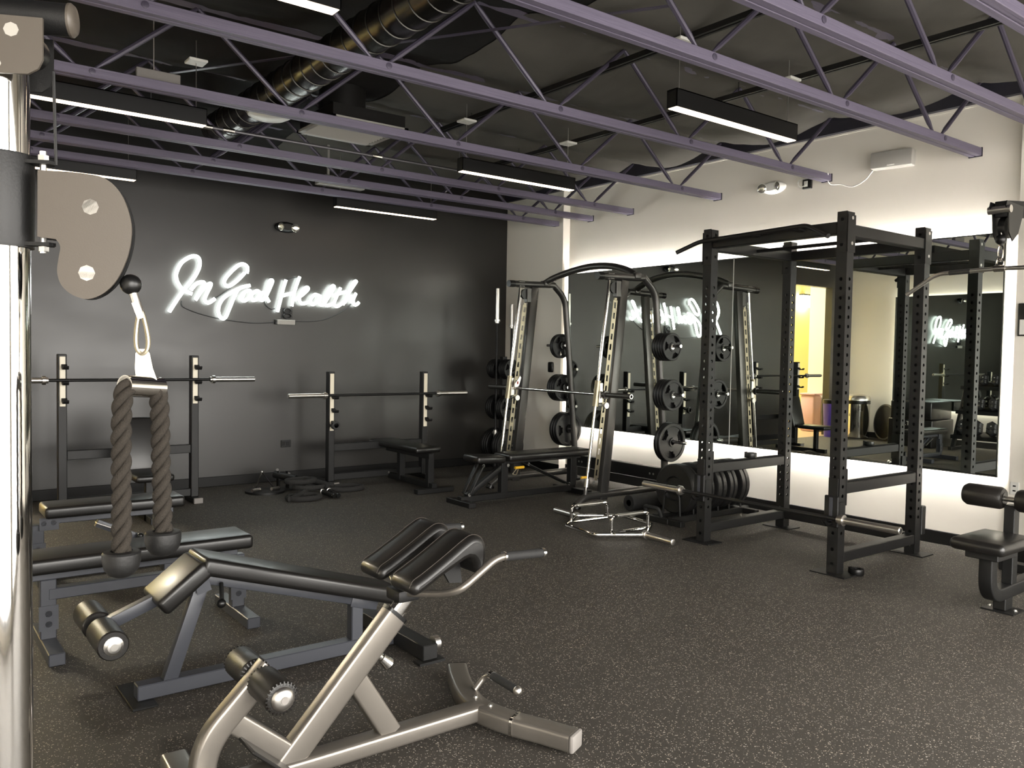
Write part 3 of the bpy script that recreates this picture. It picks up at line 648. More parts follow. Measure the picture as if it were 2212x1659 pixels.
for x in PX:
    for y in PY:
        up_ = noflip('upright', perforated_post(x, y, w, 0.008, HT, 0.282, 0.064, 0.0128, 28), M['black'], rk)
        obj('foot_plate', MB().box((x-0.06, y-0.09, 0.0), (x+w+0.03, y+w+0.09, 0.008)), M['black'], rk)
        sx = 1 if x == PX[0] else -1; sy = 1 if y == PY[0] else -1
        yo = y-0.006 if y == PY[0] else y+w
        obj('connector_plate', MB().box((x-0.006, yo, 2.19), (x+w+0.006, yo+0.006, HT-0.02)), M['black'], rk)
        xf = x-0.006 if x == PX[0] else x-0.006
        obj('connector_plate', MB().box((xf, y+0.004, 2.19), (xf+0.006, y+w-0.004, HT+0.004)), M['black'], rk)
        for z in (2.24, 2.41):
            bolt((x-0.006, y+w/2, z), (-1, 0, 0), rk); bolt((x+w*0.6, y-0.0065 if y == PY[0] else y, z+0.01), (0, -1, 0), rk)
        for z in (0.07, 0.17): bolt((x, y+w/2, z), (-1, 0, 0), rk)
for y in PY:
    yc = y+w/2
    for (z0, z1) in ((0.077, 0.15), (2.30, 2.38)):
        obj('crossmember', MB().bev((PX[0]+w, yc-0.038, z0), (PX[1], yc+0.038, z1), 0.005, 1), M['black'], rk)
    obj('safety_bar', MB().bev((PX[0]+w+0.012, yc-0.036, 0.548), (PX[1]-0.004, yc+0.036, 0.625), 0.005, 1), M['black'], rk)
    obj('safety_strip', MB().bev((PX[0]+w+0.02, yc-0.014, 0.625), (PX[1]-0.01, yc+0.014, 0.632), 0.003, 1), M['darkgrey'], rk)
    obj('safety_bracket', MB().box((PX[0]+w, yc-0.042, 0.47), (PX[0]+w+0.012, yc+0.042, 0.72)), M['black'], rk)
    obj('safety_bracket', MB().box((PX[0]-0.014, y+0.006, 0.53), (PX[0]-0.002, y+w-0.006, 0.66)), M['black'], rk)
obj('front_beam', MB().bev((PX[0]+0.004, PY[0]+w, 2.315), (PX[0]+w-0.004, PY[1], 2.40), 0.005, 1), M['black'], rk)
obj('rear_beam', MB().bev((PX[1]+0.004, PY[0]+w, 2.30), (PX[1]+w-0.004, PY[1], 2.38), 0.005, 1), M['black'], rk)
obj('rear_beam', MB().bev((PX[1]+0.006, PY[0]+w, 0.08), (PX[1]+w-0.006, PY[1], 0.15), 0.005, 1), M['black'], rk)
obj('pull_up_bar', MB().tube(fillet([(5.02, 4.47, 2.285), (5.09, 4.30, 2.362), (5.09, 3.36, 2.385), (5.02, 3.15, 2.285)], 0.05), 0.0165, 12), M['black'], rk)
for y in (3.45, 3.82, 4.2): obj('pull_up_bracket', MB().beam((5.085, y, 2.372), (5.18, y, 2.362), 0.05, 0.012), M['black'], rk)
obj('cable_bar', MB().tube([(5.26, 3.14, 2.34), (6.24, 4.28, 2.34)], 0.013, 8) if False else MB().tube([(5.75, PY[0]+w, 2.34), (5.75, PY[1], 2.34)], 0.014, 10), M['black'], rk)
obj('peg_bracket', MB().bev((PX[1]+w, 3.09, 0.14), (PX[1]+w+0.06, 3.19, 0.36), 0.006, 1), M['black'], rk)
for y in PY:
    yc = y+w/2; yi = y
    hk = obj('j_hook', MB().bev((PX[0]-0.032, y-0.012, 0.33), (PX[0]-0.008, y+w+0.012, 0.54), 0.005, 1).box((PX[0]-0.008, y-0.012, 0.36), (PX[0]+0.05, y-0.004, 0.50)), M['black'], rk)
    obj('hook_cradle', MB().tube(fillet([(PX[0]-0.03, yc, 0.352), (5.09, yc, 0.350), (5.055, yc, 0.385)], 0.03), 0.016, 8), M['blackplastic'], hk)
    obj('hook_liner', MB().box((PX[0]-0.036, yc-0.012, 0.37), (PX[0]-0.032, yc+0.012, 0.53)), M['grey'], hk)
barbell((5.105, 4.845, 0.395), (5.105, 2.635, 0.395), 'long barbell with bright sleeves resting low in the power rack hooks')
collar((5.78, 4.275, 0.633), (0, 0, 1), 'black clamp collar standing on the rack safety bar beside the bumper plates')
collar((5.30, 3.03, 0.001), (0, 0, 1), 'black clamp collar on the floor at the near rack foot')
collar((6.08, 4.262, 0.68), (1, 0, 0), 'black clamp collar lying on its side on the far safety bar') if False else None

# ================================================================ SMITH MACHINE
YR, YL = 5.85, 7.25
sm = thing('smith_machine', (5.95, 6.55, 0), 'graphite smith machine with slanted chrome guide rods and plate pegs', 'smith machine')
def lerpx(z, a, b): return a[0]+(b[0]-a[0])*(z-a[1])/(b[1]-a[1])
RODA, RODB = (5.365, 0.10), (5.622, 2.19)
UPA, UPB = (5.565, 0.06), (5.795, 2.20)
for side, y in (('near', YR), ('far', YL)):
    inn = 1 if y == YR else -1
    obj('frame_tube', MB().tube(fillet([(5.50, y, 2.225), (6.10, y, 2.242), (6.275, y, 2.10), (6.40, y, 1.0), (6.47, y, 0.35), (6.47, y, 0.02)], [0.001, 0.13, 0.3, 0.2], 7), 0.036, 14, (0, 1, 0)), M['graphite'], sm)
    obj('tube_cap', MB().cyl((5.46, y, 2.224), (5.53, y, 2.226), 0.0385, 14), M['blackplastic'], sm)
    obj('foot', MB().cyl((6.47, y, 0.0), (6.47, y, 0.025), 0.075, 16), M['blackplastic'], sm)
    d = V((UPB[0]-UPA[0], 0, UPB[1]-UPA[1]))
    obj('upright', MB().beam((UPA[0]+0.02, y, UPA[1]), (UPB[0]+0.02, y, UPB[1]), 0.062, 0.10, (1, 0, 0), 0.008), M['graphite'], sm)
    obj('guide_rod', MB().cyl((RODA[0], y, RODA[1]), (RODB[0], y, RODB[1]), 0.0155, 14), M['chrome'], sm)
    obj('rod_collar', MB().cyl((RODA[0]+0.012, y, 0.20), (RODA[0]+0.022, y, 0.28), 0.026, 12), M['steel'], sm)
    obj('rod_socket', MB().cyl((RODA[0]-0.004, y, 0.09), (RODA[0]+0.006, y, 0.17), 0.022, 12), M['graphite'], sm)
    for zz in (0.24, 0.62): bolt((lerpx(zz, RODA, RODB)+0.06, y-0.034, zz), (0, -1, 0), sm, 1.4) if zz < .5 else None
    obj('stop_knob', MB().cyl((RODA[0]-0.055, y, 0.295), (RODA[0]+0.01, y, 0.295), 0.012, 10), M['yellow'], sm)
    # slotted lock plate in front of the upright
    xo = -0.095
    pa, pb = V((UPA[0]+xo+0.02, y-0.012*inn, 0.28)), V((lerpx(2.0, UPA, UPB)+xo+0.02, y-0.012*inn, 2.0))
    dv = (pb-pa); L_ = dv.length; dv.normalize(); lp = MB()
    side_v = V((dv.z, 0, -dv.x))
    for s_ in (-0.02, 0.02): lp.beam(pa+side_v*s_, pb+side_v*s_, 0.006, 0.014, side_v)
    for k in range(18):
        q = pa+dv*(L_*k/17); lp.beam(q-dv*0.022, q+dv*0.022, 0.006, 0.03, side_v)
    obj('lock_plate', lp, M['zinc'], sm)
    obj('pulley_block', MB().bev((5.70, y-0.03, 2.03), (5.76, y+0.03, 2.19), 0.006, 1), M['graphite'], sm)
    obj('pulley_wheel', MB().cyl((5.685, y-0.012, 2.12), (5.685, y+0.012, 2.12), 0.055, 18), M['blackplastic'], sm)
    obj('cable', MB().tube([(5.655, y+0.02, 2.1), (5.52, y+0.02, 1.12)], 0.0035, 6), M['steel'], sm)
    obj('base_tube', MB().tube(fillet([(6.45, y, 0.11), (5.36, y, 0.11), (5.25, y, 0.035)], 0.1, 6), 0.036, 14), M['graphite'], sm)
    obj('base_foot', MB().cyl((5.245, y, 0.0), (5.26, y, 0.03), 0.045, 14), M['blackplastic'], sm)
    obj('top_clamp', MB().bev((5.585, y-0.03, 2.19), (5.67, y+0.03, 2.265), 0.008, 1), M['graphite'], sm)
    # storage pegs
    for z in (1.565, 1.08, 0.595):
        xp = 6.30 if z > 1.5 else (6.35 if z > 1 else 6.425)
        pg = obj('storage_peg', MB().cyl((xp, y, z), (xp, y-inn*0.33, z), 0.0165, 12), M['chrome'], sm)
        obj('peg_flange', MB().cyl((xp, y-inn*0.03, z), (xp, y-inn*0.05, z), 0.05, 14), M['blackplastic'], pg)
    # carriage on the rods
    zb = 1.10; xr = lerpx(zb, RODA, RODB); ra = V((RODB[0]-RODA[0], 0, RODB[1]-RODA[1])).normalized()
    ca = obj('carriage', MB().cyl(V((xr, y, zb))-ra*0.13, V((xr, y, zb))+ra*0.12, 0.031, 16), M['zinc'], sm)
    obj('carriage_block', MB().bev((xr+0.01, y-0.03, zb-0.10), (xr+0.055, y+0.03, zb+0.10), 0.006, 1), M['steel'], ca)
    obj('bar_hook', MB().prism([(0.03, -0.03), (0.085, 0.02), (0.11, 0.10), (0.095, 0.12), (0.05, 0.06), (0.02, 0.03)], (xr, y+0.07*inn, zb), (1, 0, 0), (0, 0, 1), 0.008), M['steel'], sm)
    obj('hook_mark', MB().box((xr+0.055, y+0.07*inn-0.0055, zb+0.03), (xr+0.072, y+0.07*inn+0.0055, zb+0.06)), M['red'], sm)
    obj('stop_pin', MB().lathe((xr+0.07, y-0.05, zb-0.12), (0, -1, 0), [(-0.08, 0.012), (0, 0.012), (0.002, 0.03), (0.02, 0.03)], 12), M['steel'], sm)
zb = 1.085; xr = lerpx(zb, RODA, RODB)+0.045
obj('bar', MB().cyl((xr, YR-0.06, zb), (xr, YL+0.06, zb), 0.0145, 14), M['chrome'], sm)
for y, s_ in ((YR, -1), (YL, 1)):
    sv = obj('bar_sleeve', MB().lathe((xr, y+0.06*s_, zb), (0, s_, 0), [(0, 0.04), (0.03, 0.04), (0.031, 0.0245), (0.36, 0.0245)], 18), M['graphite'], sm)
    obj('sleeve_end', MB().lathe((xr, y+0.42*s_, zb), (0, s_, 0), [(0, 0.022), (0.002, 0.022), (0.002, 0.015), (-0.01, 0.012)], 18), M['steel'], sv)
arch = [(5.98+0.10*math.sin(math.pi*k/16), YR+(YL-YR)*k/16, 2.262+0.145*math.sin(math.pi*k/16)**0.8) for k in range(17)]
obj('arch_bar', MB().tube(arch, 0.036, 14), M['graphite'], sm)
for y in (YR, YL): obj('arch_clamp', MB().bev((5.935, y-0.045, 2.225), (6.025, y+0.045, 2.285), 0.012, 2), M['graphite'], sm)
obj('rear_beam', MB().bev((6.43, YR+0.03, 0.17), (6.51, YL-0.03, 0.30), 0.006, 1), M['black'], sm)
for y in (YR+0.12, YR+0.17, YL-0.12, YL-0.17): bolt((6.43, y, 0.23), (-1, 0, 0), sm)
obj('floor_beam', MB().bev((5.45, 7.16, 0.02), (6.45, 7.22, 0.08), 0.006, 1), M['black'], sm) if False else None
STK = {1.565: (0.28, 0.030, 5), 1.08: (0.315, 0.034, 4), 0.595: (0.40, 0.040, 2)}
NTH = ['outermost', 'second', 'third', 'fourth', 'fifth']
for side, y, inn in (('near', YR, 1), ('far', YL, -1)):
    for z, (D, th, n) in STK.items():
        if side == 'far': n = {1.565: 2, 1.08: 4, 0.595: 3}[z]
        row = {1.565: 'top', 1.08: 'middle', 0.595: 'bottom'}[z]
        xp = 6.30 if z > 1.5 else (6.35 if z > 1 else 6.425)
        for k in range(n):
            yy = y-inn*(0.078+(n-1-k)*(th+0.003))
            grip_plate(D, th, (xp, yy, z-0.008), (0, -1, 0), 35+40*k+(90 if z > 1.5 else 0), '%s black grip plate on the %s peg of the smith machine\'s %s frame' % (NTH[k], row, side), 'grip plates on the smith machine pegs')

# ================================================================ HEX TRAP BAR on the floor
tb = thing('hex_trap_bar', (4.88, 5.02, 0), 'chrome hexagonal trap bar lying on the floor before the smith machine', 'trap bar')
e1, e2 = V((4.90, 5.46, 0.04)), V((4.855, 4.57, 0.04)); ax = (e2-e1).normalized(); px_ = V((-ax.y, ax.x, 0))
hexp = [e1, V((4.555, 5.20, 0.04)), V((4.50, 4.80, 0.04)), e2, V((5.20, 4.83, 0.04)), V((5.26, 5.23, 0.04))]
loop = []
for i in range(6):
    a, b, c = hexp[i-1], hexp[i], hexp[(i+1) % 6]; q1 = b+(a-b).normalized()*0.03; q2 = b+(c-b).normalized()*0.03
    loop += [q1, (q1+q2+b*2)/4, q2]
obj('hex_frame', MB().tube(loop, 0.015, 10, closed=True), M['chrome'], tb)
for e, s_ in ((e1, -1), (e2, 1)):
    sv = obj('sleeve', MB().lathe(e-ax*s_*0.02, ax*s_, [(0, 0.034), (0.03, 0.034), (0.031, 0.0245), (0.32, 0.0245), (0.322, 0.021)], 18), M['steel'], tb)
    # cross tube and raised handle
    c = e - ax*s_*0.19
    a1, a2 = c-px_*0.20, c+px_*0.20
    obj('cross_tube', MB().tube([a1, a2], 0.013, 10), M['chrome'], tb)
    obj('handle', MB().tube(fillet([a1, a1+V((0, 0, 0.135)), a2+V((0, 0, 0.135)), a2], 0.035), 0.0135, 10), M['chrome'], tb)
    obj('grip', MB().tube([a1+px_*0.06+V((0, 0, 0.135)), a2-px_*0.06+V((0, 0, 0.135))], 0.0158, 12), M['steel'], tb)

# ================================================================ BUMPER PLATE RACK
br = thing('bumper_rack', (6.0, 4.99, 0), 'low black bumper plate rack on the floor behind the power rack', 'plate rack')
for y in (4.90, 5.08): obj('rail', MB().bev((5.50, y-0.028, 0.0), (6.58, y+0.028, 0.055), 0.005, 1), M['black'], br)
for x in (5.47, 6.50): obj('cross_foot', MB().bev((x-0.03, 4.72, 0.0), (x+0.03, 5.26, 0.052), 0.005, 1) if False else MB().bev((x-0.03, 4.72, 0.0), (x+0.028, 4.87, 0.05), 0.005, 1).bev((x-0.03, 4.87, 0.0), (x+0.028, 5.26, 0.05), 0.005, 1), M['black'], br)
DIV = mesh_of('divider', MB().tube(fillet([(0, -0.10, 0.05), (0.0, -0.085, 0.26), (0, 0.085, 0.26), (0, 0.10, 0.05)], 0.06), 0.010, 8), M['black'])
DX = [5.62, 5.80, 5.97, 6.14, 6.30, 6.47]
for x in DX: inst('divider', DIV, (x, 4.99, 0), None, br)
obj('push_handle', MB().tube(fillet([(5.47, 5.14, 0.05), (5.43, 5.14, 0.13), (5.43, 4.97, 0.13), (5.47, 4.97, 0.05)], 0.03), 0.016, 10), M['foam'], br)
for k, (x, th, D) in enumerate(((5.685, 0.085, 0.445), (5.745, 0.03, 0.44), (5.855, 0.07, 0.445), (5.925, 0.03, 0.44), (6.02, 0.06, 0.445), (6.09, 0.05, 0.445), (6.185, 0.05, 0.445), (6.245, 0.045, 0.445), (6.36, 0.055, 0.445), (6.42, 0.05, 0.445))):
    bumper(D, th, (x, 4.99, 0.06+D/2+0.0), (1, 0, 0), 'black bumper plate in the floor rack, %s from the trap bar end' % ['first', 'second', 'third', 'fourth', 'fifth', 'sixth', 'seventh', 'eighth', 'ninth', 'last'][k], 'bumper plates in the floor rack')
obj('foam_roller', MB().lathe((5.62, 5.52, 0.075), (1, 0, 0), [(0, 0.03), (0.0, 0.07), (0.005, 0.075), (0.455, 0.075), (0.46, 0.07), (0.46, 0.03), (0, 0.03)], 24), M['foam'], None, 'black foam roller on the floor behind the bumper plate rack', 'foam roller')
# ================================================================ BENCHES
def pad(name, parent, a, b, m='vinyl', r=0.022, mtx=None, piping=True):
    o = obj(name, MB().bev(a, b, r, 3, mtx), M[m], parent); return o
def rotY(p, deg): return Matrix.Translation(V(p)) @ Matrix.Rotation(R(deg), 4, 'Y')

# adjustable bench in the smith machine
b = thing('adjustable_bench', (5.2, 6.60, 0), 'black adjustable bench lying flat inside the smith machine', 'bench')
Y0 = 6.60
pad('back_pad', b, (4.92, Y0-0.14, 0.40), (6.0, Y0+0.14, 0.47), mtx=rotY((0, 0, 0), -0.4) if False else None)
pad('seat_pad', b, (-0.30, -0.135, -0.035), (0.04, 0.135, 0.035), mtx=rotY((4.84, Y0, 0.425), 3))
obj('base_beam', MB().bev((4.42, Y0-0.035, 0.025), (5.88, Y0+0.035, 0.085), 0.004, 1), M['black'], b)
obj('front_foot', MB().bev((4.40, Y0-0.20, 0.0), (4.48, Y0+0.20, 0.05), 0.004, 1), M['black'], b)
obj('rear_foot', MB().bev((5.82, Y0-0.27, 0.0), (5.90, Y0+0.27, 0.055), 0.004, 1), M['black'], b)
obj('post', MB().bev((4.90, Y0-0.035, 0.08), (4.98, Y0+0.035, 0.385), 0.004, 1), M['black'], b)
obj('post', MB().bev((5.81, Y0-0.035, 0.08), (5.89, Y0+0.035, 0.38), 0.004, 1), M['black'], b)
obj('pad_rail', MB().bev((4.92, Y0-0.03, 0.365), (5.95, Y0+0.03, 0.40), 0.004, 1), M['black'], b)
obj('seat_strut', MB().beam((4.50, Y0, 0.08), (4.92, Y0, 0.34), 0.05, 0.05, (0, 1, 0), 0.004), M['black'], b)
obj('seat_leg', MB().beam((4.50, Y0-0.05, 0.10), (4.66, Y0-0.05, 0.38), 0.016, 0.05, (0, 1, 0), 0.004).beam((4.50, Y0+0.05, 0.10), (4.66, Y0+0.05, 0.38), 0.016, 0.05, (0, 1, 0), 0.004), M['black'], b)
obj('ladder_strut', MB().beam((5.20, Y0-0.045, 0.36), (5.78, Y0-0.045, 0.10), 0.012, 0.05, (0, 1, 0), 0.003).beam((5.20, Y0+0.045, 0.36), (5.78, Y0+0.045, 0.10), 0.012, 0.05, (0, 1, 0), 0.003), M['black'], b)
kn = obj('pop_pin', MB().cyl((5.02, Y0-0.09, 0.33), (5.13, Y0-0.09, 0.33), 0.014, 10), M['yellow'], b)
obj('spring_clip', MB().tube(fillet([(5.04, Y0-0.09, 0.32), (4.98, Y0-0.10, 0.27), (5.03, Y0-0.10, 0.26), (5.06, Y0-0.09, 0.31)], 0.015), 0.006, 6), M['zinc'], b)
for p in ((4.50, 0.10), (4.66, 0.37), (4.96, 0.355), (5.22, 0.35), (5.77, 0.105)): bolt((p[0], Y0-0.06, p[1]), (0, -1, 0), b, 1.3)

# flat bench A (behind) and flat bench B (front): charcoal frames
def charcoal_bench(name, lab, x0, x1, Y0, zt, seat_split, lx, rx, adj):
    b = thing(name, ((x0+x1)/2, Y0, 0), lab, 'bench', 'charcoal adjustable benches')
    hw = 0.14
    if seat_split:
        pad('back_pad', b, (seat_split+0.012, Y0-hw, zt-0.075), (x1, Y0+hw, zt), r=0.02)
        pad('seat_pad', b, (x0, Y0-hw, zt-0.075), (seat_split-0.012, Y0+hw, zt), r=0.02)
    else: pad('pad', b, (x0, Y0-hw, zt-0.075), (x1, Y0+hw, zt), r=0.02)
    obj('pad_rail', MB().bev((x0+0.06, Y0-0.03, zt-0.125), (x1-0.05, Y0+0.03, zt-0.075), 0.004, 1), M['grey'], b)
    for lxx in (lx, rx):
        obj('leg', MB().bev((lxx-0.035, Y0-0.028, 0.055), (lxx+0.035, Y0+0.028, zt-0.125), 0.004, 1), M['grey'], b)
        obj('foot', MB().bev((lxx-0.035, Y0-0.27, 0.0), (lxx+0.035, Y0+0.27, 0.058), 0.004, 1), M['grey'], b)
        obj('leg_plate', MB().box((lxx-0.042, Y0-0.034, 0.10), (lxx+0.042, Y0-0.028, 0.22)), M['grey'], b)
        for z in (0.13, 0.18): bolt((lxx, Y0-0.034, z), (0, -1, 0), b, 1.3)
    obj('spine', MB().bev((lx, Y0-0.03, 0.245), (rx, Y0+0.03, 0.30), 0.004, 1) if not adj else MB().beam((lx+0.02, Y0, 0.07), (rx-0.02, Y0, 0.07), 0.06, 0.05, (0, 0, 1), 0.004), M['grey'], b)
    if adj:
        st = obj('ladder_strut', MB().beam((lx+0.34, Y0, zt-0.15), (rx-0.05, Y0, 0.14), 0.05, 0.045, (0, 1, 0), 0.004), M['grey'], b)
        obj('ladder_plate', MB().beam((lx+0.33, Y0-0.04, zt-0.14), (lx+0.53, Y0-0.04, zt-0.235), 0.006, 0.055, (0, 1, 0)), M['steel'], st)
        obj('handle_knob', MB().sphere((lx+0.60, Y0-0.05, zt-0.26), 0.022), M['blackplastic'], st)
        obj('hinge_plate', MB().box((x0-0.02, Y0-0.045, zt-0.16), (x0+0.09, Y0-0.03, zt-0.08)), M['grey'], b)
        for xx in (x0+0.005, x0+0.06): bolt((xx, Y0-0.045, zt-0.115), (0, -1, 0), b, 1.4)
    return b
charcoal_bench('adjustable_bench', 'charcoal adjustable bench set flat, standing before the left bench press', 0.815, 1.66, 5.97, 0.46, None, 0.79, 1.52, True)
charcoal_bench('flat_bench', 'long charcoal flat bench partly hidden behind the decline bench', 0.42, 1.605, 4.52, 0.47, None, 0.64, 1.56, False)

# decline bench with leg rollers
Y0 = 3.635
b = thing('decline_bench', (1.40, Y0, 0), 'charcoal decline bench with sloping pad and black leg rollers', 'bench')
L_ = math.hypot(0.98, 0.30); an = math.degrees(math.atan2(0.30, 0.98))
pad('back_pad', b, (0, -0.13, -0.075), (L_, 0.13, 0), r=0.02, mtx=rotY((1.085, Y0, 0.595), an))
pad('seat_pad', b, (-0.255, -0.13, -0.075), (-0.012, 0.13, 0), r=0.02, mtx=rotY((1.085, Y0, 0.590), -38))
obj('pad_rail', MB().beam((1.10, Y0, 0.485), (1.93, Y0, 0.235), 0.06, 0.045, (0, 0, 1), 0.004), M['grey'], b)
obj('base_beam', MB().bev((0.835, Y0-0.035, 0.012), (2.10, Y0+0.035, 0.075), 0.004, 1), M['grey'], b)
obj('front_foot', MB().bev((0.80, Y0-0.10, 0.0), (0.90, Y0+0.20, 0.012), 0.003, 1), M['black'], b)
obj('rear_foot', MB().bev((2.03, Y0-0.32, 0.012), (2.11, Y0+0.34, 0.085), 0.004, 1), M['black'], b)
obj('foot_plate', MB().box((2.00, Y0-0.34, 0.0), (2.14, Y0-0.28, 0.012)), M['black'], b); obj('foot_plate', MB().box((2.00, Y0+0.30, 0.0), (2.14, Y0+0.36, 0.012)), M['black'], b)
obj('foot_wheel', MB().cyl((2.112, Y0-0.27, 0.07), (2.14, Y0-0.27, 0.07), 0.035, 14), M['steel'], b)
obj('front_leg', MB().beam((0.965, Y0, 0.06), (1.115, Y0, 0.50), 0.05, 0.058, (1, 0, 0), 0.004), M['grey'], b)
obj('rear_leg', MB().bev((1.805, Y0-0.028, 0.07), (1.865, Y0+0.028, 0.255), 0.004, 1), M['grey'], b)
obj('rail_clip', MB().beam((1.80, Y0, 0.268), (1.94, Y0, 0.228), 0.07, 0.055, (0, 0, 1), 0.004), M['grey'], b)
obj('roller_arm', MB().beam((1.06, Y0, 0.475), (0.715, Y0, 0.345), 0.05, 0.05, (0, 0, 1), 0.004), M['grey'], b)
obj('seat_bracket', MB().beam((1.065, Y0-0.05, 0.56), (1.10, Y0-0.05, 0.43), 0.006, 0.06, (1, 0, 0)), M['grey'], b)
obj('roller_axle', MB().cyl((0.70, Y0-0.265, 0.335), (0.70, Y0+0.265, 0.335), 0.014, 12), M['steel'], b)
for s_ in (-1, 1):
    ro = obj('roller', MB().lathe((0.70, Y0+s_*0.035, 0.335), (0, s_, 0), [(0, 0.04), (0.0, 0.052), (0.006, 0.058), (0.204, 0.058), (0.21, 0.053), (0.21, 0.03)], 22), M['roller'], b)
    obj('roller_cap', MB().lathe((0.70, Y0+s_*0.246, 0.335), (0, s_, 0), [(0, 0.036), (0.004, 0.036), (0.009, 0.024), (0.014, 0.024), (0.016, 0.012)], 18), M['steel'], ro)
    obj('cap_hole', MB().lathe((0.70, Y0+s_*0.2625, 0.335), (0, s_, 0), [(0, 0.0135), (0.001, 0.0135)], 14), M['blackplastic'], ro)
obj('pop_pin', MB().cyl((1.17, Y0-0.05, 0.46), (1.16, Y0-0.09, 0.40), 0.009, 8).sphere((1.155, Y0-0.10, 0.385), 0.02), M['blackplastic'], b)

# ================================================================ 45 DEGREE BACK EXTENSION (silver, foreground)
Y0 = 2.64
g = thing('back_extension_bench', (1.45, Y0, 0), 'silver back extension bench with black thigh pads in the foreground', 'exercise bench')
obj('base_beam', MB().rtube(fillet([(0.86, Y0, 0.065), (1.12, Y0, 0.060), (1.88, Y0, 0.062)], 0.1), 0.082, 0.062, 0.014), M['silver'], g)
cr = [(2.035, Y0-0.385, 0.045), (1.985, Y0-0.27, 0.048), (1.915, Y0-0.14, 0.056), (1.885, Y0, 0.058), (1.915, Y0+0.14, 0.056), (1.985, Y0+0.30, 0.052), (2.05, Y0+0.42, 0.048)]
obj('front_crossbar', MB().rtube(spline(cr, 6), 0.090, 0.068, 0.014), M['silver'], g)
obj('crossbar_cap', MB().beam((2.0345, Y0-0.384, 0.045), (2.0425, Y0-0.402, 0.0448), 0.088, 0.068, (0, 0, 1), 0.015), M['capplastic'], g)
obj('crossbar_cap', MB().beam((2.049, Y0+0.418, 0.048), (2.058, Y0+0.436, 0.0475), 0.088, 0.068, (0, 0, 1), 0.015), M['blackplastic'], g)
obj('weld_band', MB().rtube([(1.925, Y0-0.165, 0.0555), (1.930, Y0-0.175, 0.0555)], 0.093, 0.071, 0.014), M['chrome'], g)
for y in (Y0-0.05, Y0+0.05): bolt((1.895, y, 0.090), (0, 0, 1), g, 0.9)
obj('rear_crossbar', MB().rtube([(0.80, Y0-0.30, 0.045), (0.78, Y0, 0.055), (0.80, Y0+0.30, 0.045)], 0.090, 0.068, 0.014), M['silver'], g)
pd = V((0.40, 0, 0.425)).normalized()
p0 = V((1.075, Y0, 0.075)); p1 = p0+pd*0.60
obj('main_post', MB().rtube([p0, p1], 0.062, 0.092, 0.013, (1, 0, 0)), M['silver'], g)
obj('post_cap', MB().rtube([p1, p1+pd*0.014], 0.066, 0.096, 0.014, (1, 0, 0)), M['blackplastic'], g)
p2 = p1+pd*0.16
obj('inner_post', MB().rtube([p1, p2], 0.040, 0.062, 0.018, (1, 0, 0)), M['chrome'], g)
nrm = V((pd.z, 0, -pd.x)); kp = p0+pd*0.46+nrm*0.04
obj('adjust_knob', MB().lathe(kp, nrm, [(0, 0.012), (0.025, 0.012), (0.028, 0.016), (0.05, 0.02), (0.068, 0.024), (0.078, 0.018)], 16), M['chrome'], g)
obj('front_brace', MB().rtube([(1.325, Y0, 0.325), (1.475, Y0, 0.085)], 0.058, 0.078, 0.010, (1, 0, 0)), M['silver'], g)
obj('foot_arm', MB().rtube(fillet([(0.795, Y0, 0.06), (0.812, Y0, 0.22), (1.02, Y0, 0.425)], 0.09, 7), 0.080, 0.060, 0.014, (0, 1, 0)), M['silver'], g)
obj('arm_brace', MB().rtube([(0.885, Y0, 0.285), (1.085, Y0, 0.115)], 0.055, 0.07, 0.010, (1, 0, 0)), M['silver'], g)
fpm = rotY((1.01, Y0, 0.135), 42)
obj('foot_plate', MB().bev((-0.13, -0.15, -0.006), (0.13, 0.15, 0.006), 0.004, 1, fpm), M['ductblack'], g)
obj('roller_axle', MB().cyl((0.988, Y0-0.215, 0.39), (0.988, Y0+0.215, 0.39), 0.014, 12), M['steel'], g)
for s_ in (-1, 1):
    ro = obj('roller', MB().lathe((0.988, Y0+s_*0.032, 0.39), (0, s_, 0), [(0, 0.03), (0.0, 0.046), (0.010, 0.054), (0.15, 0.054), (0.163, 0.048), (0.166, 0.036)], 22), M['roller'], g)
    obj('roller_cap', MB().lathe((0.988, Y0+s_*0.199, 0.39), (0, s_, 0), [(0, 0.038), (0.004, 0.037), (0.012, 0.028), (0.015, 0.014)], 20), M['steel'], ro)
    obj('cap_plug', MB().lathe((0.988, Y0+s_*0.2135, 0.39), (0, s_, 0), [(0, 0.0125), (0.003, 0.011)], 14), M['capplastic'], ro)
    pl = MB()
    for yy in (0.196, 0.030):
        for k in range(26):
            q = 2*math.pi*k/26; c = V((0.988+0.0425*math.cos(q), Y0+s_*yy, 0.39+0.0425*math.sin(q))); pl.beam(c, c+V((0.010*math.cos(q), -s_*0.004*(1 if yy > .1 else -1), 0.010*math.sin(q))), 0.004, 0.005, (0, 1, 0))
    obj('pleat', pl, M['roller'], ro, kind='stuff')
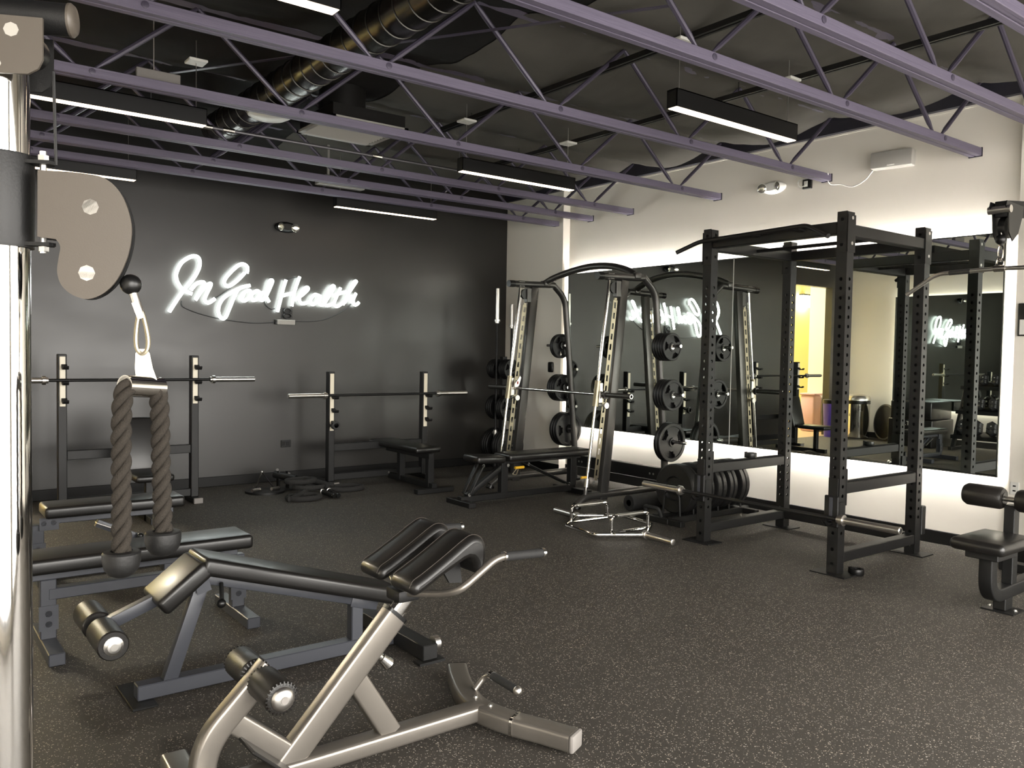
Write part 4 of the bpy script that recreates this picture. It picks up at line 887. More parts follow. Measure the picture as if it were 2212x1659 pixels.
# thigh pads: profile in x-z, swept across y
prof = [(1.446, 0.660), (1.460, 0.684), (1.50, 0.705), (1.585, 0.753), (1.66, 0.798), (1.70, 0.815), (1.737, 0.806), (1.758, 0.776), (1.761, 0.735), (1.750, 0.686), (1.716, 0.676), (1.706, 0.712), (1.682, 0.732), (1.62, 0.707), (1.55, 0.672), (1.485, 0.637), (1.455, 0.635)]
cen = (sum(p[0] for p in prof)/len(prof), sum(p[1] for p in prof)/len(prof))
def thigh_pad(yc, hw):
    m = MB(); pr = [V((a, 0, b_)) for a, b_ in prof]; pr = spline(pr, 3, closed=True); n = len(pr); vs = []; ws = []
    # inset along the local normal of the outline for a rounded edge
    nr = []
    for i in range(n):
        tv = (pr[(i+1) % n]-pr[i-1]).normalized(); nr.append(V((-tv.z, 0, tv.x)))
    area = sum(pr[i].x*pr[(i+1) % n].z-pr[(i+1) % n].x*pr[i].z for i in range(n))
    sgn = 1 if area > 0 else -1
    for off, ins in ((-1.0, 0.0225), (-0.975, 0.0165), (-0.92, 0.009), (-0.82, 0.003), (-0.70, 0.0), (0.70, 0.0), (0.82, 0.003), (0.92, 0.009), (0.975, 0.0165), (1.0, 0.0225)):
        vs += [pr[i]+nr[i]*ins*sgn+V((0, yc+off*hw, 0)) for i in range(n)]
    fs = [(r*n+i, r*n+(i+1) % n, (r+1)*n+(i+1) % n, (r+1)*n+i) for r in range(9) for i in range(n)]
    m.add(vs, fs)
    for r in (0, 9):
        ring = vs[r*n:(r+1)*n]
        flat = [V((p.x, p.z, 0)) for p in ring]
        m.add(ring, [tuple(f) for f in tessellate_polygon([flat])])
    return m
for s_ in (-1, 1):
    tp = obj('thigh_pad', thigh_pad(Y0+s_*0.118, 0.088), M['vinyl'], g, ang=60)
    for k_ in (-0.72, 0.72):
        top = [(x, Y0+s_*0.118+k_*0.088, z+0.0005) for x, z in [(1.446, 0.660), (1.460, 0.684), (1.50, 0.705), (1.585, 0.753), (1.66, 0.798), (1.70, 0.815), (1.737, 0.806), (1.758, 0.776), (1.761, 0.735)]]
        obj('seam', MB().tube(spline(top, 4), 0.0016, 5), M['stitch'], tp)
    obj('pad_plate', MB().beam((1.50, Y0+s_*0.118, 0.632), (1.68, Y0+s_*0.118, 0.722), 0.05, 0.010, (0, 0, 1)), M['black'], g)
    obj('pad_bracket', MB().prism([(1.62, 0.695), (1.69, 0.728), (1.704, 0.70), (1.715, 0.622), (1.66, 0.628)], (0, Y0+s_*0.10, 0), (1, 0, 0), (0, 0, 1), 0.012), M['black'], g)
hp = []
for s_ in (-1, 1):
    pth = fillet([(1.52, Y0+s_*0.03, 0.595), (1.575, Y0+s_*0.20, 0.625), (1.60, Y0+s_*0.265, 0.648), (1.745, Y0+s_*0.275, 0.742), (1.80, Y0+s_*0.275, 0.745)], [0.05, 0.05, 0.06], 6)
    hb = obj('handle', MB().tube(pth, 0.0135, 12), M['silver'], g)
    a, e = V((1.785, Y0+s_*0.275, 0.7445)), V((1.955, Y0+s_*0.275, 0.735))
    obj('grip', MB().cyl(a, e, 0.0165, 14), M['foam'], hb)
    obj('grip_collar', MB().cyl(a-(e-a).normalized()*0.008, a, 0.0185, 14), M['chrome'], hb)
    obj('grip_end', MB().lathe(e, e-a, [(0, 0.0185), (0.012, 0.0185), (0.017, 0.013)], 14), M['chrome'], hb)
obj('handle_hub', MB().bev((1.48, Y0-0.05, 0.565), (1.57, Y0+0.05, 0.61), 0.01, 2), M['black'], g)
# carry handle low on the front crossbar
lh = obj('carry_handle', MB().tube(fillet([(1.935, Y0+0.115, 0.09), (1.985, Y0+0.115, 0.135), (1.985, Y0+0.06, 0.155)], 0.035, 6), 0.0115, 12), M['silver'], g)
obj('carry_grip', MB().cyl((1.985, Y0+0.055, 0.155), (1.985, Y0-0.10, 0.150), 0.0165, 14), M['foam'], lh)
obj('carry_collar', MB().cyl((1.985, Y0+0.072, 0.155), (1.985, Y0+0.055, 0.155), 0.0185, 14), M['chrome'], lh)
obj('carry_ball', MB().sphere((1.985, Y0-0.108, 0.150), 0.019, 14), M['steel'], lh)

# ================================================================ BENCH PRESS STATIONS
def press(xa, xb, Y, zt, zbar, lab, offs, strip_z):
    t = thing('bench_press', ((xa+xb)/2, Y, 0), lab, 'bench press')
    for x in (xa, xb):
        u_ = obj('upright', MB().bev((x-0.035, Y-0.04, 0.05), (x+0.035, Y+0.04, zt), 0.005, 1), M['darkgrey'], t)
        obj('foot', MB().bev((x-0.04, Y-0.14, 0.0), (x+0.04, Y+0.30, 0.05), 0.005, 1), M['darkgrey'], t)
        obj('foot_cap', MB().bev((x-0.042, Y-0.16, 0.0), (x+0.042, Y-0.13, 0.053), 0.005, 1), M['capplastic'], t)
        obj('wear_strip', MB().bev((x-0.023, Y-0.047, strip_z), (x+0.023, Y-0.04, zt-0.02), 0.004, 1), M['uhmw'], u_)
        for k, zz in enumerate(offs):
            obj('bar_catch', MB().prism([(0, 0), (0.035, -0.02), (0.085, -0.02), (0.10, 0.0), (0.095, 0.012), (0.07, -0.002), (0.035, -0.002), (0.0, 0.025)], (x+0.012, Y-0.046, zbar-0.022+zz), (0, -1, 0), (0, 0, 1), 0.045), M['darkgrey'], t)
    return t
def press_bar(xa, xb, Y, zbar, lab, c):
    barbell((c-1.11, Y-0.10, zbar), (c+1.11, Y-0.10, zbar), lab)
# right station with flat bench
xa, xb, Y = 3.87, 5.04, 8.30
t = press(xa, xb, Y, 1.235, 0.985, 'dark grey flat bench press station to the right of the neon sign', (0.0, -0.145, -0.28), 0.60)
obj('crossbeam', MB().bev((xa+0.035, Y-0.03, 0.375), (xb-0.035, Y+0.03, 0.455), 0.004, 1), M['darkgrey'], t)
obj('crossbeam', MB().bev((xa+0.035, Y-0.03, 0.06), (xb-0.035, Y+0.03, 0.13), 0.004, 1), M['darkgrey'], t)
pad('bench_pad', t, (4.445, 7.45, 0.40), (4.755, 8.52, 0.462))
obj('spine', MB().bev((4.57, 7.40, 0.34), (4.63, 8.33, 0.40), 0.004, 1), M['darkgrey'], t)
obj('base_spine', MB().bev((4.57, 7.33, 0.035), (4.63, 8.28, 0.095), 0.004, 1), M['darkgrey'], t)
obj('front_leg', MB().bev((4.565, 7.40, 0.05), (4.635, 7.47, 0.35), 0.004, 1), M['darkgrey'], t)
obj('mid_leg', MB().bev((4.565, 8.0, 0.05), (4.635, 8.07, 0.35), 0.004, 1), M['darkgrey'], t)
obj('front_foot', MB().bev((4.38, 7.30, 0.0), (4.82, 7.38, 0.05), 0.004, 1), M['darkgrey'], t)
for z in (0.10, 0.415): bolt((4.56, 8.25, z), (-1, 0, 0), t, 1.2)
press_bar(xa, xb, Y, 0.985, 'barbell racked on the flat bench press right of the neon sign', 4.465)
collar((3.845, Y-0.115, 0.68), (0, -1, 0), 'black clamp collar hung on the right bench press upright') if False else None
cl = collar((3.87, 8.185, 0.665), (0, -1, 0), 'black clamp collar hung on a catch of the right bench press')
# left station with shoulder press seat
xa, xb, Y = 1.265, 2.385, 8.12
t = press(xa, xb, Y, 1.395, 1.17, 'tall dark grey shoulder press station below the neon sign at left', (0.135, 0.0, -0.16), 0.94)
obj('crossbeam', MB().bev((xa+0.035, Y-0.03, 0.47), (xb-0.035, Y+0.03, 0.55), 0.004, 1), M['darkgrey'], t)
obj('crossbeam', MB().bev((xa+0.035, Y-0.03, 0.06), (xb-0.035, Y+0.03, 0.13), 0.004, 1), M['darkgrey'], t)
mt = Matrix.Translation(V((1.80, 7.70, 0.36))) @ Matrix.Rotation(R(14), 4, 'X')
pad('back_pad', t, (-0.15, -0.035, 0.0), (0.15, 0.035, 0.50), mtx=mt @ Matrix.Rotation(R(-28), 4, 'X'))
pad('seat_pad', t, (1.65, 7.15, 0.36), (1.95, 7.62, 0.42))
obj('seat_post', MB().bev((1.77, 7.35, 0.0), (1.83, 7.41, 0.36), 0.004, 1), M['darkgrey'], t)
obj('base_spine', MB().bev((1.77, 7.20, 0.0), (1.83, 8.09, 0.06), 0.004, 1), M['darkgrey'], t)
obj('back_strut', MB().beam((1.80, 7.80, 0.62), (1.80, 8.09, 0.50), 0.05, 0.05), M['darkgrey'], t)
press_bar(xa, xb, Y, 1.17, 'barbell racked on the tall shoulder press station at left', 1.825)
# ================================================================ PLATE TREE in the corner
tx, ty = 6.22, 8.34
pt = thing('plate_tree', (tx, ty, 0), 'black plate tree in the corner with upright barbell holders', 'plate tree')
obj('post', MB().bev((tx-0.035, ty-0.035, 0.05), (tx+0.035, ty+0.035, 1.42), 0.004, 1), M['black'], pt)
obj('base_bar', MB().bev((tx-0.32, ty-0.03, 0.0), (tx+0.32, ty+0.03, 0.05), 0.004, 1), M['black'], pt)
obj('base_bar', MB().bev((tx-0.03, ty-0.34, 0.0), (tx+0.03, ty-0.03, 0.05), 0.004, 1).bev((tx-0.03, ty+0.03, 0.0), (tx+0.03, ty+0.34, 0.05), 0.004, 1), M['black'], pt)
ROWS = ((1.27, 0.25, 0.032, (4, 4)), (0.79, 0.315, 0.035, (3, 3)), (0.32, 0.41, 0.042, (3, 3)))
for z, D, th, (na, nb_) in ROWS:
    for s_, n, sn in ((-1, na, 'near'), (1, nb_, 'far')):
        pg = obj('peg', MB().cyl((tx, ty+s_*0.035, z), (tx, ty+s_*0.31, z), 0.018, 12), M['steel'] if s_ < 0 else M['black'], pt)
        for k in range(n):
            yy = ty+s_*(0.07+(n-1-k)*(th+0.003))
            row = {1.27: 'top', 0.79: 'middle', 0.32: 'bottom'}[z]
            grip_plate(D, th, (tx, yy, z-0.007), (0, s_, 0), 20+50*k, '%s grip plate on the %s %s peg of the corner plate tree' % (NTH[k], sn, row), 'grip plates on the plate tree')
for (x, y) in ((6.06, 8.24), (6.33, 8.40)): 
    pass
obj('bar_holder', MB().lathe((6.11, 8.34, 0.051), (0, 0, 1), [(0, 0.034), (0.20, 0.034), (0.20, 0.028), (0.02, 0.028)], 14), M['black'], pt)
obj('bar_holder', MB().lathe((6.55, 8.62, 0.01), (0, 0, 1), [(0, 0.034), (0.20, 0.034), (0.20, 0.028), (0.02, 0.028)], 14), M['black'], pt)
obj('holder_foot', MB().box((6.24, 8.60, 0.0), (6.60, 8.64, 0.01)), M['black'], pt)
barbell((6.11, 8.34, 0.075), (6.115, 8.34, 2.265), 'tall barbell standing upright against the black wall corner', 'black')
barbell((6.55, 8.62, 0.035), (6.555, 8.62, 2.10), 'shorter upright barbell standing in front of the grey pilaster', 'black', sl=0.30)

# ================================================================ floor odds and ends by the right bench press
def coil(cx, cy, rx, ry, z, n=26, a0=0, a1=360, dz=0.0):
    return [(cx+rx*math.cos(R(a0+(a1-a0)*k/n)), cy+ry*math.sin(R(a0+(a1-a0)*k/n)), z+dz*k/n) for k in range(n+1)]
t = thing('battle_rope', (3.5, 7.85, 0), 'thick black battle rope coiled on the floor by the right bench press', 'rope')
rp = coil(3.30, 7.66, 0.16, 0.12, 0.026, 22, 150, 560) + [(3.42, 7.86, 0.05), (3.50, 8.0, 0.06)] + coil(3.90, 7.95, 0.17, 0.12, 0.026, 22, 200, 520)[2:] + [(3.72, 7.92, 0.08)] + coil(3.50, 7.95, 0.17, 0.13, 0.078, 22, 0, 520)
obj('rope_coil', MB().tube(spline(rp, 3), 0.025, 10), M['battle'], t)
rp2 = coil(3.42, 8.02, 0.15, 0.10, 0.13, 20, 40, 420) + [(3.62, 7.86, 0.10), (3.60, 7.78, 0.06)]
obj('rope_coil', MB().tube(spline(rp2, 3), 0.025, 10), M['battle'], t)
for k, (x, y) in enumerate(((3.525, 7.73), (3.60, 7.74))):
    a, e = V((x, y, 0.05)), V((x-0.005-0.03*k+0.05, y-0.20, 0.028)); d = (e-a).normalized(); pr = [(0, 0.026)]
    for q in range(9): pr += [(0.015+q*0.02, 0.027), (0.024+q*0.02, 0.023)]
    h = obj('handle', MB().lathe(a, d, pr+[(0.2, 0.022)], 14), M['blackplastic'], t)
    obj('handle_ring', MB().lathe(a, d, [(0, 0.028), (0.002, 0.031), (0.014, 0.031), (0.016, 0.028)], 14), M['steel'], h)
t = thing('rowing_handle', (3.12, 8.22, 0), 'chrome V-shaped cable handle lying on a black disc by the wall', 'cable attachment')
for s_ in (-1, 1):
    h = obj('side_arm', MB().tube([(3.13, 8.33, 0.20), (3.13+s_*0.10-0.02, 8.20, 0.045)], 0.0065, 8), M['chrome'], t)
    obj('grip', MB().cyl((3.13+s_*0.10-0.06, 8.17, 0.042), (3.13+s_*0.10+0.04, 8.22, 0.042), 0.017, 12), M['steel'], h)
obj('apex', MB().sphere((3.13, 8.33, 0.20), 0.016), M['chrome'], t)
obj('floor_disc', MB().cyl((3.14, 8.26, 0.0), (3.14, 8.26, 0.022), 0.20, 30), M['rubber'], None, 'thin black rubber disc on the floor under the V-shaped handle', 'disc')
t = thing('landmine_base', (3.34, 8.33, 0), 'small black landmine stand with an open tube by the wall', 'stand')
obj('tube', MB().lathe((3.42, 8.14, 0.13), (-0.55, 0.8, 0.12), [(0, 0.030), (0, 0.037), (0.26, 0.037), (0.26, 0.030), (0.02, 0.030)], 16), M['black'], t)
obj('base', MB().bev((3.26, 8.22, 0.0), (3.46, 8.42, 0.018), 0.003, 1), M['black'], t)
obj('fork', MB().box((3.29, 8.28, 0.018), (3.305, 8.34, 0.20)).box((3.39, 8.28, 0.018), (3.405, 8.34, 0.19)), M['black'], t)
for p in ((3.285, 8.30, 0.215), (3.39, 8.25, 0.17)): bolt(p, (-0.2, -1, 0.2), t, 1.2)

# ================================================================ LAT PULLDOWN at the right edge
Y0 = 2.10
lm = thing('lat_pulldown', (5.6, Y0, 0), 'black lat pulldown machine with padded seat at the right edge', 'lat machine')
st = obj('seat_pad', MB().bev((4.90, Y0-0.15, 0.39), (5.34, Y0+0.15, 0.462), 0.03, 3), M['vinyl'], lm)
obj('seat_plate', MB().bev((4.98, Y0-0.09, 0.345), (5.24, Y0+0.09, 0.39), 0.004, 1), M['black'], lm)
obj('seat_stem', MB().rtube(fillet([(5.075, Y0, 0.37), (5.075, Y0, 0.11), (5.75, Y0, 0.125), (6.40, Y0, 0.125)], [0.2, 0.05], 9), 0.075, 0.075, 0.008, (0, 1, 0)), M['black'], lm)
obj('front_foot', MB().bev((5.24, Y0-0.035, 0.01), (5.34, Y0+0.035, 0.105), 0.004, 1), M['black'], lm)
obj('foot_plate', MB().box((5.21, Y0-0.09, 0.0), (5.37, Y0+0.09, 0.01)), M['black'], lm)
for y in (Y0-0.07, Y0+0.07): bolt((5.29, y, 0.01), (0, 0, 1), lm)
obj('rear_foot', MB().bev((6.30, Y0-0.42, 0.0), (6.40, Y0+0.44, 0.06), 0.004, 1), M['black'], lm)
obj('roller_post', MB().bev((5.33, Y0-0.03, 0.15), (5.40, Y0+0.03, 0.62), 0.004, 1), M['black'], lm)
obj('roller_axle', MB().cyl((5.345, Y0-0.27, 0.655), (5.345, Y0+0.27, 0.655), 0.016, 12), M['steel'], lm)
for s_ in (-1, 1):
    ro = obj('leg_roller', MB().lathe((5.345, Y0+s_*0.035, 0.655), (0, s_, 0), [(0, 0.035), (0.004, 0.058), (0.02, 0.067), (0.205, 0.067), (0.226, 0.054), (0.228, 0.02)], 22), M['roller'], lm)
    obj('roller_face', MB().lathe((5.345, Y0+s_*0.0335, 0.655), (0, -s_, 0), [(0, 0.036), (0.001, 0.036)], 16), M['vinyl'], ro)
obj('mast', MB().bev((6.25, Y0-0.05, 0.05), (6.35, Y0+0.05, 2.50), 0.005, 1), M['black'], lm)
obj('weight_stack', MB().bev((6.37, Y0-0.12, 0.06), (6.52, Y0+0.12, 0.95), 0.006, 1), M['black'], lm)
obj('top_arm', MB().beam((6.30, Y0, 2.46), (5.06, Y0, 2.335), 0.07, 0.09, (0, 0, 1), 0.006), M['black'], lm)
pu = obj('pulley_housing', MB().prism([(-0.09, 0.05), (-0.10, 0.02), (-0.06, -0.02), (-0.05, -0.12), (0.0, -0.17), (0.07, -0.12), (0.12, -0.02), (0.13, 0.04)], (5.115, Y0-0.042, 2.325), (1, 0, 0), (0, 0, 1), 0.006).prism([(-0.09, 0.05), (-0.10, 0.02), (-0.06, -0.02), (-0.05, -0.12), (0.0, -0.17), (0.07, -0.12), (0.12, -0.02), (0.13, 0.04)], (5.115, Y0+0.042, 2.325), (1, 0, 0), (0, 0, 1), 0.006), M['blackplastic'], lm)
obj('pulley_wheel', MB().cyl((5.125, Y0-0.018, 2.235), (5.125, Y0+0.018, 2.235), 0.062, 20), M['blackplastic'], pu)
obj('pulley_axle', MB().cyl((5.045, Y0-0.06, 2.33), (5.045, Y0+0.06, 2.33), 0.022, 12), M['steel'], pu)
obj('stop_ball', MB().sphere((5.075, Y0, 2.165), 0.03, 14), M['blackplastic'], lm)
obj('cable', MB().tube([(5.075, Y0, 2.24), (5.075, Y0, 2.13)], 0.004, 6), M['steel'], lm)
lb = thing('lat_bar', (5.075, Y0, 1.95), 'steel lat pulldown bar with bent ends hanging at the right', 'cable bar')
obj('bar', MB().tube(fillet([(5.075, Y0+0.535, 1.875), (5.075, Y0+0.355, 1.992), (5.075, Y0, 2.002), (5.075, Y0-0.355, 1.992), (5.075, Y0-0.535, 1.875)], 0.05), 0.0125, 12), M['steel'], lb)
for s_ in (-1, 1):
    obj('grip', MB().cyl((5.075, Y0+s_*0.16, 1.9975), (5.075, Y0+s_*0.28, 1.994), 0.0142, 12), M['graphite'], lb)
obj('hanger_ring', MB().tube([(5.075+0.0*math.cos(a), Y0+0.02*math.sin(a), 2.035+0.028*math.cos(a)) for a in [k*math.pi/7 for k in range(14)]], 0.006, 8, (1, 0, 0), closed=True), M['chrome'], lb)
obj('centre_clamp', MB().cyl((5.075, Y0-0.03, 2.002), (5.075, Y0+0.03, 2.002), 0.019, 12), M['chrome'], lb)
obj('snap_hook', MB().tube(coil(0, 0, 1, 1, 0, 1) if False else [(5.075, Y0+0.014*math.sin(a), 2.09+0.045*math.cos(a)) for a in [k*math.pi/8 for k in range(16)]], 0.006, 8, (1, 0, 0), closed=True), M['chrome'], lb)

# ================================================================ CABLE COLUMN in the left foreground
P0 = V((0.17, 1.69, 0)); bx_ = V((0.8984, -0.4392, 0)); nv = V((0.4392, 0.8984, 0))
def cp(t_, z, off=0.0): return P0 + bx_*t_ + nv*off + V((0, 0, z))
cm = thing('cable_column', (0.17, 1.69, 0), 'chrome cable machine column with black pulley carriage at left', 'cable machine')
obj('chrome_pole', MB().cyl(cp(0, 0.012), cp(0, 2.02), 0.0455, 40), M['chrome'], cm)
obj('base_plate', MB().bev((0.02, 1.5, 0.0), (0.32, 1.88, 0.012), 0.003, 1), M['satin'], cm)
obj('top_beam', MB().cyl(cp(-1.1, 2.043), cp(0.112, 2.043), 0.0275, 24), M['black'], cm)
obj('beam_cap', MB().lathe(cp(0.112, 2.043), bx_, [(0, 0.0285), (0.004, 0.0285), (0.009, 0.024), (0.012, 0.012)], 24), M['satin'], cm)
tp = [(-0.08, 2.024), (0.086, 2.024), (0.086, 1.956), (0.079, 1.940), (0.063, 1.930), (-0.08, 1.926)]
obj('top_plate', MB().prism(tp, cp(0, 0, -0.052), bx_, (0, 0, 1), 0.006), M['satin'], cm)
obj('top_plate', MB().prism([(a*0.8 if a > 0 else a, z) for a, z in tp], cp(0, 0, 0.052), bx_, (0, 0, 1), 0.006), M['black'], cm)
for (a, z) in ((0.038, 2.001), (0.011, 1.944)): bolt(cp(a, z, -0.0555), -nv, cm, 0.95)
obj('top_pulley', MB().cyl(cp(0.055, 1.975, -0.04), cp(0.055, 1.975, -0.015), 0.030, 20), M['blackplastic'], cm)
sl = obj('carriage_sleeve', MB().lathe(cp(0, 1.646), (0, 0, 1), [(0, 0.0465), (0, 0.0515), (0.004, 0.0525), (0.155, 0.0525), (0.159, 0.0515), (0.159, 0.0465), (0, 0.0465)], 40), M['rubber'], cm)
for z in (1.652, 1.792):
    obj('hinge_tab', MB().prism([(0.03, -0.012), (0.085, -0.014), (0.092, 0.0), (0.085, 0.014), (0.03, 0.012)], cp(0, z, -0.012), bx_, nv, 0.006), M['black'], sl)
obj('hinge_bolt', MB().cyl(cp(0.072, 1.637, -0.012), cp(0.072, 1.812, -0.012), 0.0055, 10).lathe(cp(0.072, 1.796, -0.012), (0, 0, 1), [(0, 0.0095), (0.009, 0.0095)], 6).lathe(cp(0.072, 1.640, -0.012), (0, 0, 1), [(0, 0.009), (0.008, 0.009)], 6), M['bolt'], sl)
pl = [(0.070,1.776),(0.117,1.776),(0.147,1.774),(0.174,1.769),(0.195,1.753),(0.210,1.727),(0.219,1.692),(0.218,1.659),(0.210,1.626),(0.195,1.593),(0.174,1.570),(0.149,1.559),(0.125,1.565),(0.107,1.581),(0.100,1.603),(0.102,1.626),(0.105,1.648),(0.098,1.660),(0.069,1.663)]
plr = [(p.x, p.z) for p in spline([(a, 0, z) for a, z in pl[1:18]], 4)]+[pl[18], pl[0]]
obj('pulley_plate', MB().prism(plr, cp(0, 0, -0.030), bx_, (0, 0, 1), 0.005), M['satin'], cm)
obj('pulley_plate', MB().prism(plr, cp(-0.002, 0, 0.0), bx_, (0, 0, 1), 0.005), M['black'], cm)
for (a, z) in ((0.153, 1.718), (0.147, 1.604)): 
    bolt(cp(a, z, -0.0325), -nv, cm, 1.1)
    obj('pulley_wheel', MB().cyl(cp(a, z, -0.024), cp(a, z, -0.006), 0.043 if z < 1.65 else 0.04, 24), M['blackplastic'], cm)
obj('swivel_spine', MB().bev((-0.006, -0.02, -0.055), (0.006, 0.02, 0.055), 0.002, 1, Matrix.Translation(cp(0.074, 1.72, -0.010)) @ Matrix.Rotation(math.atan2(bx_.y, bx_.x), 4, 'Z')), M['satin'], cm)
obj('cable', MB().tube([cp(0.0885, 1.95, -0.01), cp(0.092, 1.79, -0.01)], 0.0026, 8), M['darkgrey'], cm)
obj('stop_ball', MB().sphere(cp(0.213, 1.588, -0.01), 0.0182, 18), M['blackplastic'], cm)
obj('cable_end', MB().cyl(cp(0.217, 1.573, -0.01), cp(0.227, 1.540, -0.01), 0.0075, 12), M['steel'], cm)
obj('cable_fork', MB().beam(cp(0.2215, 1.557, -0.017), cp(0.232, 1.528, -0.017), 0.003, 0.012, bx_).beam(cp(0.2215, 1.557, -0.003), cp(0.232, 1.528, -0.003), 0.003, 0.012, bx_).cyl(cp(0.2295, 1.534, -0.022), cp(0.2295, 1.534, 0.002), 0.005, 10), M['steel'], cm)
# snap hook and rope
sh = spline([cp(a, z, -0.010) for a, z in ((0.2295, 1.541), (0.2245, 1.525), (0.2215, 1.495), (0.2235, 1.474), (0.232, 1.465), (0.2405, 1.474), (0.2415, 1.495), (0.2345, 1.530))], 4, closed=True)
obj('snap_hook', MB().tube(sh, 0.0041, 8, tuple(nv), closed=True), M['zinc'], None, 'small steel snap hook between the cable ball and the rope', 'snap hook')
tr = thing('triceps_rope', cp(0.235, 1.08), 'twisted triceps rope with round rubber ends hanging from the cable', 'rope attachment')
bk = [(0.226, 1.474), (0.240, 1.474), (0.245, 1.466), (0.250, 1.440), (0.257, 1.420), (0.254, 1.412), (0.222, 1.418), (0.220, 1.440), (0.221, 1.466)]
obj('bracket', MB().prism(bk, cp(0, 0, -0.010), bx_, (0, 0, 1), 0.003), M['chrome'], tr)
# half-open sleeve that the rope runs through
sd = (bx_*0.80 - nv*0.0 + V((0, 0, -0.35))).normalized()
s0 = cp(0.212, 1.410, -0.050); s1 = cp(0.257, 1.404, 0.012)
obj('sleeve', MB().lathe(s0, s1-s0, [(0, 0.0168), (0, 0.0188), ((s1-s0).length, 0.0188), ((s1-s0).length, 0.0168), (0, 0.0168)], 24), M['chrome'], tr)
def rope(path, R0=0.0092, rs=0.0080, turns=4.4):
    pts = spline(path, 14); L = [0]
    for a, b in zip(pts[:-1], pts[1:]): L.append(L[-1]+(b-a).length)
    tot = L[-1]; m = MB(); ref = None; fr = []
    for i in range(len(pts)):
        d = (pts[min(i+1, len(pts)-1)]-pts[max(0, i-1)]).normalized()
        if ref is None: _, s_, t_ = frame_of(d, tuple(nv))
        else: t_ = (ref-d*ref.dot(d)).normalized(); s_ = d.cross(t_)
        ref = t_; fr.append((s_, t_))
    for k in range(3):
        q = [pts[i]+fr[i][0]*(R0*math.cos(2*math.pi*(-turns*L[i]/tot+k/3)))+fr[i][1]*(R0*math.sin(2*math.pi*(-turns*L[i]/tot+k/3))) for i in range(len(pts))]
        m.tube(q, rs, 8)
    return m
Lp = [cp(0.238, 1.407, -0.015), cp(0.220, 1.410, -0.040), cp(0.2125, 1.398, -0.053), cp(0.2095, 1.372, -0.056)]+[cp(0.2085, z, -0.056) for z in (1.33, 1.27, 1.20, 1.15, 1.10)]
Rp = [cp(0.240, 1.408, -0.006), cp(0.250, 1.404, 0.0), cp(0.2555, 1.390, 0.006), cp(0.257, 1.365, 0.010), cp(0.258, 1.32, 0.012), cp(0.259, 1.26, 0.013), cp(0.261, 1.20, 0.013), cp(0.2625, 1.13, 0.013)]
obj('rope_strand', rope(Lp), M['rope'], tr, ang=70)
obj('rope_strand', rope(Rp, turns=3.9), M['rope'], tr, ang=70)
for c in (cp(0.2085, 1.122, -0.056), cp(0.2625, 1.141, 0.013)):
    obj('rubber_end', MB().lathe(c, (0, 0, -1), [(0.004, 0.016), (-0.001, 0.018), (0.0, 0.029), (0.003, 0.0315), (0.018, 0.0312), (0.030, 0.028), (0.040, 0.021), (0.045, 0.010)], 28), M['rubber'], tr)

# ================================================================ along the left wall: seen in the mirror
t = thing('trash_can', (-1.04, 8.36, 0), 'round stainless steel trash can with domed lid, seen in the mirror', 'trash can')
obj('body', MB().lathe((-1.04, 8.36, 0.012), (0, 0, 1), [(0, 0.225), (0.62, 0.225), (0.625, 0.22)], 36), M['chrome'], t)
obj('foot_ring', MB().cyl((-1.04, 8.36, 0.0), (-1.04, 8.36, 0.012), 0.23, 30), M['blackplastic'], t)
obj('collar_band', MB().cyl((-1.04, 8.36, 0.635), (-1.04, 8.36, 0.695), 0.23, 36), M['blackplastic'], t)
obj('lid', MB().lathe((-1.04, 8.36, 0.695), (0, 0, 1), [(0, 0.232), (0.05, 0.23), (0.09, 0.205), (0.11, 0.15), (0.118, 0.05)], 36), M['steel'], t)
lg = obj('badge', MB().lathe((-0.8235, 8.34, 0.43), (1, -0.1, 0), [(0, 0.045), (0.004, 0.044)], 20), M['blackplastic'], t)
t = thing('balance_ball', (-1.06, 7.82, 0), 'black half balance ball leaning on edge beside the trash can', 'balance trainer')
d = V((0.86, 0.48, 0.10)).normalized(); c = V((-1.05, 7.82, 0.330))
obj('dome', MB().lathe(c, -d, [(0, 0.30), (0.05, 0.295), (0.10, 0.26), (0.14, 0.19), (0.16, 0.08)], 32), M['rubber'], t)
obj('rim', MB().lathe(c-d*0.012, d, [(0, 0.30), (0, 0.325), (0.03, 0.325), (0.03, 0.30), (0, 0.30)], 40), M['capplastic'], t)
obj('platform', MB().lathe(c, d, [(0, 0.299), (0.012, 0.299), (0.016, 0.29)], 36), M['rubber'], t)
def text(name, s_, loc, rot, size, m, parent):
    cu = bpy.data.curves.new(name, 'FONT'); cu.body = s_; cu.size = size; cu.extrude = 0.001; cu.align_x = 'CENTER'; cu.align_y = 'CENTER'
    tmp = bpy.data.objects.new(name, cu); C.objects.link(tmp)
    dg = bpy.context.evaluated_depsgraph_get(); me = bpy.data.meshes.new_from_object(tmp.evaluated_get(dg)); me.name = name
    C.objects.unlink(tmp); bpy.data.objects.remove(tmp); me.materials.clear(); me.materials.append(m)
    o = bpy.data.objects.new(name, me); C.objects.link(o); o.parent = parent; o.location = V(loc)-ORG[parent.name]; o.rotation_euler = rot
    return o
def plyo(x0, y0, z0, sx, sy, sz, lab, words):
    b = obj('plyo_box', MB().bev((x0, y0, z0), (x0+sx, y0+sy, z0+sz), 0.02, 3), M['vinyl'], None, lab, 'plyo box', 'soft plyo boxes')
    for (w_, dy, dz, s_) in words: text('printed_text', w_, (x0+sx+0.0005, y0+sy*dy, z0+sz*dz), (R(90), 0, R(90)), s_, M['print_white'], b)
    return b
plyo(-1.22, 6.69, 0.0, 0.76, 0.76, 0.46, 'lower soft black plyo box with white print, seen in the mirror', [('T.E', 0.58, 0.84, 0.10), ('S', 0.40, 0.42, 0.12)])
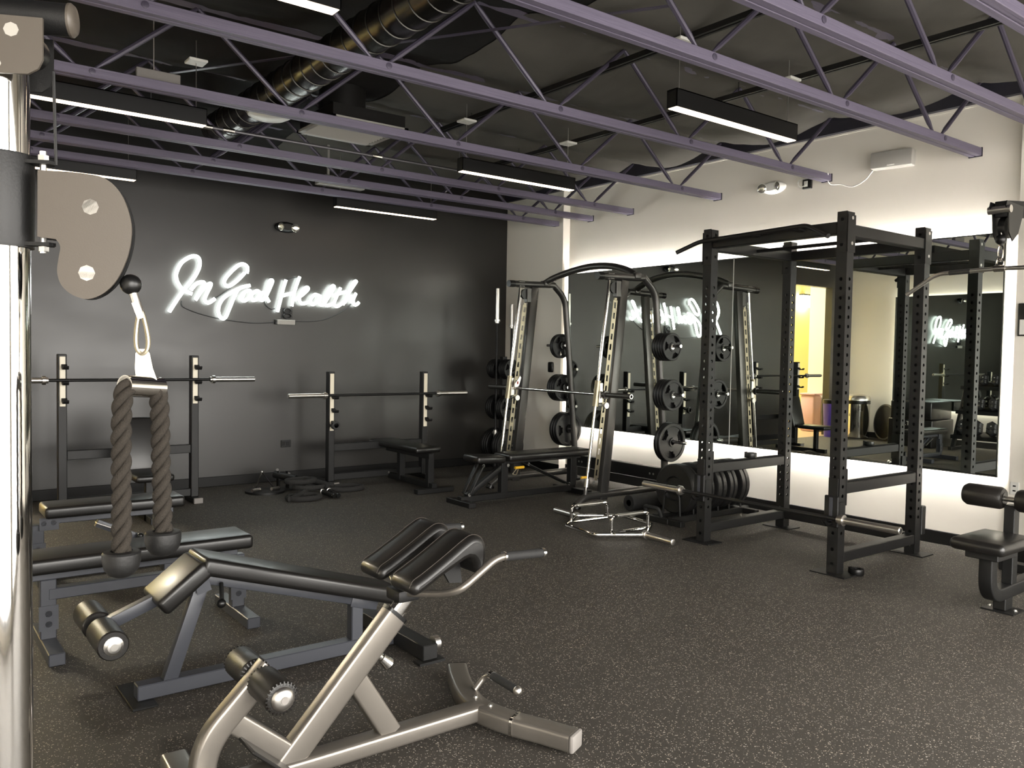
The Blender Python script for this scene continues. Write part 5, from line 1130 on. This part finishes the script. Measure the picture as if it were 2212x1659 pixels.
plyo(-1.20, 6.72, 0.462, 0.72, 0.70, 0.30, 'upper soft black plyo box stacked by the wall, seen in the mirror', [])
t = thing('dumbbell_rack', (-0.95, 5.55, 0), 'black three-tier dumbbell rack on the left wall, seen in the mirror', 'dumbbell rack')
for y in (4.72, 6.42):
    obj('side_frame', MB().beam((-0.62, y, 0.03), (-1.12, y, 1.22), 0.05, 0.07, (1, 0, 0), 0.004), M['black'], t)
    obj('side_foot', MB().bev((-1.2, y-0.03, 0.0), (-0.52, y+0.03, 0.05), 0.004, 1), M['black'], t)
TIER = ((-0.72, 0.26), (-0.87, 0.66), (-1.02, 1.06))
for (x, z) in TIER:
    obj('shelf', MB().beam((x, 4.70, z), (x, 6.44, z), 0.30, 0.02, (0.30, 0, 1), 0.003), M['black'], t)
    obj('shelf_lip', MB().box((x+0.13, 4.70, z-0.07), (x+0.15, 6.44, z-0.01)), M['black'], t)
HEXH = {}
def dumbbell(loc, r, lab):
    if r not in HEXH:
        h = MB()
        HEXH[r] = mesh_of('dumbbell_head', MB().lathe((0, 0, 0), (0, 0, 1), [(0, r*0.72), (0.02, r), (0.09, r), (0.11, r*0.72)], 6), M['hexiron'], 20)
    t = thing('hex_dumbbell', loc, lab, 'dumbbell', 'hex dumbbells on the rack')
    ax = V((0.957, 0, -0.289)); c = V(loc)+V((0, 0, r+0.02))
    obj('handle', MB().cyl(c-ax*0.07, c+ax*0.07, 0.016, 10), M['steel'], t)
    for s_ in (-1, 1):
        hd = inst('head', HEXH[r], c+ax*(0.06*s_), dirrot(ax*s_), t)
        ring = bpy.data.objects.new('end_stud', STUD); C.objects.link(ring); ring.parent = hd; ring.location = (0, 0, 0.11)
    return t
STUD = mesh_of('end_stud', MB().lathe((0, 0, 0), (0, 0, 1), [(0, 0.012), (0.002, 0.011), (0.003, 0.005)], 10), M['bolt'])
OD = ['first', 'second', 'third', 'fourth', 'fifth', 'sixth', 'seventh', 'eighth', 'ninth', 'tenth']
for ti, (x, z) in enumerate(TIER):
    r = (0.088, 0.07, 0.058)[ti]; n = (8, 9, 10)[ti]
    for k in range(n):
        y = 6.32-k*(1.60/(n-1))
        dumbbell((x, y, z+0.012), r, 'hex dumbbell on the mirrored %s rack tier, %s from the black wall' % (('bottom', 'middle', 'top')[ti], OD[k]))
t = thing('waste_bin', (-0.75, 8.70, 0), 'purple-lined waste bin with black rim by the doorway, seen in the mirror', 'bin')
obj('bucket', MB().lathe((-0.75, 8.70, 0.0), (0, 0, 1), [(0, 0.12), (0.62, 0.15)], 24), M['purple'], t)
obj('rim', MB().lathe((-0.75, 8.70, 0.62), (0, 0, 1), [(0, 0.155), (0.07, 0.155), (0.08, 0.14)], 24), M['blackplastic'], t)
t = thing('storage_tub', (-1.44, 9.58, 0), 'pale pink storage tub in the hallway, seen in the mirror', 'tub')
obj('tub', MB().bev((-1.57, 9.42, 0.0), (-1.31, 9.74, 0.72), 0.04, 3), M['pink'], t)
obj('tub_lid', MB().bev((-1.58, 9.41, 0.72), (-1.30, 9.75, 0.76), 0.015, 2), M['pink'], t)
